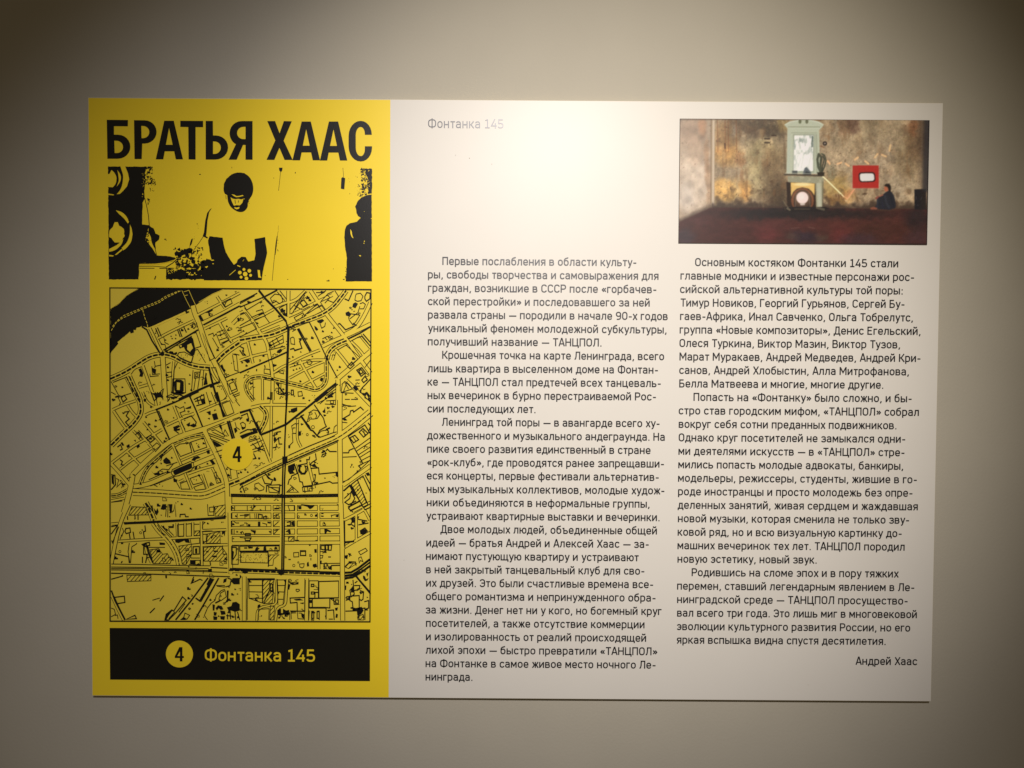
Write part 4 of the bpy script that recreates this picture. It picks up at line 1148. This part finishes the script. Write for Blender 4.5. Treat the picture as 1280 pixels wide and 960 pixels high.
# side wall at the left, with its corner
pg((176,158,132), [(20,20),(185,20),(185,440),(20,520)])
for c, cx, cy, rx, ry, a in (((206,190,166),100,330,70,150,.9),((152,130,108),90,90,60,70,.7),((164,120,86),140,60,18,50,.55),((168,128,92),160,220,12,90,.5),((196,170,140),110,190,40,60,.6),((160,130,98),170,330,12,120,.6),((190,182,168),60,400,40,60,.5)):
    d = np.hypot((fx+wx-cx)/rx, (fy+wy-cy)/ry); lay(c, a*(1-sst(.5, 1.5, d))*(fx < 186))
n = fbm(30, 36, 55, 5); IMG *= ((1+.20*n)*.98*(fx < 186)+(fx >= 186))[..., None]
m = np.clip(fbm(9, 9, 61, 3)*3.4-1.7, 0, 1)*(fx < 186); lay((92,70,52), m*.6)
ln((176,158,128), [(193,30),(190,440)], 15, .9, 3); ln((214,200,176), [(194,30),(191,445)], 5, .7, 3); ln((110,86,60), [(183,30),(181,430)], 3, .6, 3)
# walls darken towards their foot; then the floor
m = sst(418, 450, fy+wy*2.2)*(fx > 186); lay((62,50,40), m*.95)
m = sst(-26, 2, fy-(515-(fx-35)*.43)+wy)*(fx <= 190); lay((84,70,58), m*.8)
fl = [(20,524),(180,452),(400,452),(1230,458),(1230,640),(20,640)]
pg((68,38,33), fl, s=2.5)
F_ = inside(fl).astype(float)
for c, cx, cy, rx, ry, a in (((42,34,34),480,475,200,26,.9),((32,28,27),640,480,420,30,.85),((58,36,28),900,560,260,50,.6),((94,44,42),445,575,56,50,.8),((88,40,37),790,572,56,46,.8),((78,42,38),520,530,150,30,.5),((78,40,34),760,530,140,30,.5),((40,34,44),620,590,80,30,.7),((56,52,60),60,590,50,40,.6),((84,48,46),130,520,50,18,.5),((78,62,48),560,590,30,20,.5),((76,62,46),700,590,30,20,.5),((48,38,46),880,600,90,30,.5),((32,30,32),1150,500,60,60,.7),((50,40,44),1150,590,60,40,.5)):
    d = np.hypot((fx+wx*2-cx)/rx, (fy+wy*2-cy)/ry); lay(c, a*(1-sst(.3, 1.5, d))*F_)
IMG *= (1+.14*fbm(30, 14, 71, 4)*F_)[..., None]
ln((112,84,74), [(558,549),(596,545)], 3, .5); ln((112,84,74), [(640,543),(668,549)], 3, .5)
# chimney piece with its mirror
ln((70,60,46), [(520,90),(535,270)], 10, .3, 10)
for y in (112,128,146): ln((50,38,28), [(435 if y > 115 else 468,y),(456 if y > 115 else 486,y)], 7, .8)
pg((176,184,160), [(536,292),(541,80),(526,62),(548,48),(590,38),(650,38),(692,48),(712,62),(700,78),(690,88),(694,292)])
ln((198,206,186), [(530,62),(556,48),(600,41)], 4, .8); ln((198,206,186), [(708,62),(682,48),(645,41)], 4, .8); ln((120,124,98), [(545,72),(694,72)], 3, .6); ln((190,198,178), [(544,80),(694,80)], 2, .5)
ln((138,146,122), [(560,100),(680,100)], 3, .6); ln((172,182,164), [(550,110),(546,290)], 10, .6, 4); ln((140,148,126), [(676,110),(680,290)], 8, .6, 4)
for x in (600,632): blob((96,100,74), x, 47, 7, 10, .95, .3, 0)
pg((146,154,132), [(568,106),(668,106),(668,288),(566,288)])
pg((230,232,222), [(573,112),(663,112),(661,280),(570,280)])
m = np.clip(fbm(12, 26, 81, 4)*2.5-.2, 0, 1)*inside([(573,112),(663,112),(661,280),(570,280)])*np.clip(1.25-(fy-110)/150, .15, 1); lay((128,142,132), m*.8)
ln((70,84,76), [(658,118),(656,165)], 6, .7); ln((150,162,152), [(618,112),(625,160)], 5, .5)
for x in (576,590,606,640): ln((176,184,176), [(x+14,190+x%40),(x,262)], 2.5, .45)
pg((66,72,70), [(563,278),(588,278),(588,294),(563,294)]); pg((88,96,98), [(612,294),(622,265),(632,260),(648,280),(654,296),(612,297)]); pg((50,56,56), [(628,280),(652,288),(652,298),(616,298)])
pg((74,66,52), [(522,292),(715,298),(712,306),(526,300)]); ln((190,194,172), [(530,289),(680,292)], 2.5, .7)
pg((142,142,116), [(541,303),(712,307),(705,450),(672,452),(668,340),(556,334),(545,332)])
m = np.clip(fbm(10, 10, 85, 3)*2, 0, 1)*inside([(541,303),(712,307),(706,334),(545,332)]); lay((170,168,140), m*.7)
pg((168,170,146), [(678,336),(700,336),(702,450),(682,452)]); ln((176,180,160), [(690,340),(692,448)], 4, .6); ln((84,78,60), [(708,330),(706,450)], 5, .6)
pg((44,32,24), [(536,330),(560,334),(560,445),(540,445)])
pg((46,32,22), [(556,332),(672,338),(676,458),(556,455)])
pg((214,180,104), [(556,333),(670,338),(668,395),(655,375),(640,362),(612,356),(585,362),(568,378),(558,400)]); blob((240,220,160), 612, 342, 40, 8, .8, .5, 0)
m = (np.hypot((fx-612)/53, (fy-418)/58) < 1)*(fy < 450); lay((104,62,38), m*.95)
m = (np.hypot((fx-612)/43, (fy-420)/54) < 1)*(fy < 452); lay((38,28,24), m*1.0)
ln((88,80,70), [(584,385),(578,445)], 5, .6); ln((88,80,70), [(640,385),(648,445)], 5, .6)
blob((190,150,110), 611, 405, 42, 42, .45, .6, 0)
d = np.hypot(fx-611, fy-405); lay((226,208,198), 1-sst(26, 30, d)); blob((238,224,212), 606, 400, 14, 14, .6, .6, 0); pg((190,178,166), [(600,430),(624,430),(622,440),(602,440)])
pg((30,25,24), [(520,448),(720,448),(740,456),(690,470),(560,472),(520,462)]); ln((96,86,62), [(575,458),(645,458)], 5, .5); ln((140,130,100), [(540,455),(552,462)], 8, .6); ln((112,108,84), [(680,452),(712,460)], 10, .6); ln((128,120,96), [(520,420),(545,452)], 4, .5); ln((60,50,40), [(518,425),(530,460)], 8, .7)
# curled sculpture, round fitting, light beam
ln((62,66,50), [(700,292),(686,260),(682,225),(688,200),(700,215),(696,250),(700,290)], 10, .9); ln((58,62,48), [(700,292),(714,262),(722,230),(715,205),(702,198)], 6, .9); ln((50,54,42), [(704,290),(706,255),(714,225),(708,210)], 5, .9); ln((120,122,96), [(696,200),(706,196)], 3, .7)
pg((44,38,28), [(680,285),(716,285),(712,304),(684,302)])
d = np.hypot(fx-717, fy-150); lay((48,40,34), 1-sst(9, 12, d)); lay((140,130,118), 1-sst(3, 5, d)); ln((120,80,52), [(696,162),(712,168)], 6, .6)
blob((150,136,84), 760, 350, 50, 40, .35, .6)
ln((238,234,180), [(708,306),(730,326),(806,400)], 4.6, .95); ln((226,182,130), [(806,400),(826,410),(855,366)], 3, .8); ln((200,130,90), [(812,398),(848,372)], 14, .35, 16); ln((220,150,110), [(820,410),(832,392),(856,365)], 4, .6)
for a_, b_, c_, d_ in ((730,232,740,246),(776,246,794,240),(815,245,830,256),(858,226,872,216),(906,233,922,246),(952,216,964,200),(985,203,1003,211),(1020,184,1025,158)): ln((226,172,118), [(a_,b_),(c_,d_)], 6.5, .85, 3); ln((240,200,150), [(a_,b_),(c_,d_)], 2.5, .6, 3)
for x, y in ((768,395),(782,398),(792,396)): ln((88,52,28), [(x,y-6),(x+2,y+6)], 3.5, .7)
# red notice: a plain white bar stands in for its drawing
pg((176,160,136), [(843,248),(974,248),(974,363),(843,363)], .35)
pg((158,42,34), [(847,253),(970,253),(970,360),(847,360)])
pg((38,22,22), rounded([(874,286,14),(952,284,14),(956,330,14),(878,333,14)])); pg((214,210,200), rounded([(880,291,11),(947,290,11),(950,325,11),(883,328,11)]))
# seated person and the loudspeaker
blob((70,52,40), 1000, 452, 70, 14, .7, .5, 0)
pg((34,35,40), rounded([(992,388,10),(1008,374,8),(1022,370,8),(1038,385,12),(1046,410,14),(1052,452,10),(1020,462),(965,458,8),(948,450,6),(962,436,6),(960,412,10),(968,400,8),(984,392,8)]))
ln((52,56,64), [(1000,398),(1006,430),(1018,450)], 7, .5, 5); ln((34,36,46), [(985,420),(990,452)], 6, .8, 4); ln((48,52,60), [(966,412),(962,448)], 6, .5, 4); ln((26,28,36), [(1024,384),(1036,440)], 5, .6, 5)
ln((120,58,50), [(958,408),(966,402)], 9, .8); ln((150,92,68), [(974,398),(988,392)], 6, .8); pg((120,72,54), [(930,452),(946,448),(962,452),(962,460),(932,460)])
pg((158,94,66), rounded([(995,352,5),(1012,350),(1016,370,4),(1004,378,4),(996,370,3)])); pg((32,26,22), rounded([(996,350,3),(1000,340,8),(1018,338,9),(1028,350,8),(1026,378,4),(1018,376),(1012,356),(1004,352)]))
pg((27,27,30), [(1137,365),(1192,364),(1192,460),(1138,459)]); ln((74,76,80), [(1145,400),(1146,412)], 2.5, .6); ln((74,76,80), [(1172,402),(1168,414)], 2.5, .6); ln((54,54,56), [(1150,440),(1156,442)], 4, .6)
# darker strip and edges
lay((46,36,30), sst(1130, 1188, fx+wx)*.55*(1-F_)); ln((40,40,44), [(1200,20),(1192,360)], 26, .7, 14); ln((110,104,92), [(1174,40),(1172,200)], 3, .3, 4); ln((24,22,22), [(1210,30),(1200,625)], 9, .9, 4)
ln((50,42,34), [(30,38),(1215,36)], 3, .6, 3); ln((34,26,26), [(30,622),(1200,621)], 3, .8, 2)
for _ in range(2):
    IMG[1:-1, 1:-1] = .5*IMG[1:-1, 1:-1]+.125*(IMG[:-2, 1:-1]+IMG[2:, 1:-1]+IMG[1:-1, :-2]+IMG[1:-1, 2:])
IMG += rng.normal(0, 2.0, fx.shape)[..., None]+rng.normal(0, 1.6, IMG.shape)
lin = (np.clip(IMG, 4, 250)/255); lin = np.where(lin < .04045, lin/12.92, ((lin+.055)/1.055)**2.4)
lin = np.clip(lin*PHOTOGAIN(fx, fy)[..., None]*np.array([1.0, 1.0, 1.04])*.93, 0.003, .9)
photo = empty('mounted_photograph', (0, 0, 0), 'small colour photograph of a shabby room with fireplace, mounted above the right text column', 'photograph')
box('backing_board', x0, x1, -.0022, -.0002, z0, z1, mat('dark_backing', (.06, .045, .035), .6, .3), photo, .0003)
verts = np.stack([gx.ravel(), np.full(gx.size, -.0024), gz.ravel()], 1)
idx = np.arange(NX*NZ).reshape(NZ, NX); fc = np.stack([idx[1:, :-1], idx[1:, 1:], idx[:-1, 1:], idx[:-1, :-1]], -1).reshape(-1, 4)
me = bpy.data.meshes.new('photographic_print'); me.from_pydata(verts.tolist(), [], fc.tolist())
ca = me.color_attributes.new('print', 'FLOAT_COLOR', 'POINT'); buf = np.ones((NX*NZ, 4), np.float32); buf[:, :3] = lin.reshape(-1, 3); ca.data.foreach_set('color', buf.ravel())
M_photo = mat('photo_print', (.3, .3, .3), 0.38, 0.3); nt = M_photo.node_tree; vc = nt.nodes.new('ShaderNodeVertexColor'); vc.layer_name = 'print'
nt.links.new(vc.outputs['Color'], nt.nodes['Principled BSDF'].inputs['Base Color'])
me.materials.append(M_photo); o = bpy.data.objects.new('photographic_print', me); COL.objects.link(o); o.parent = photo
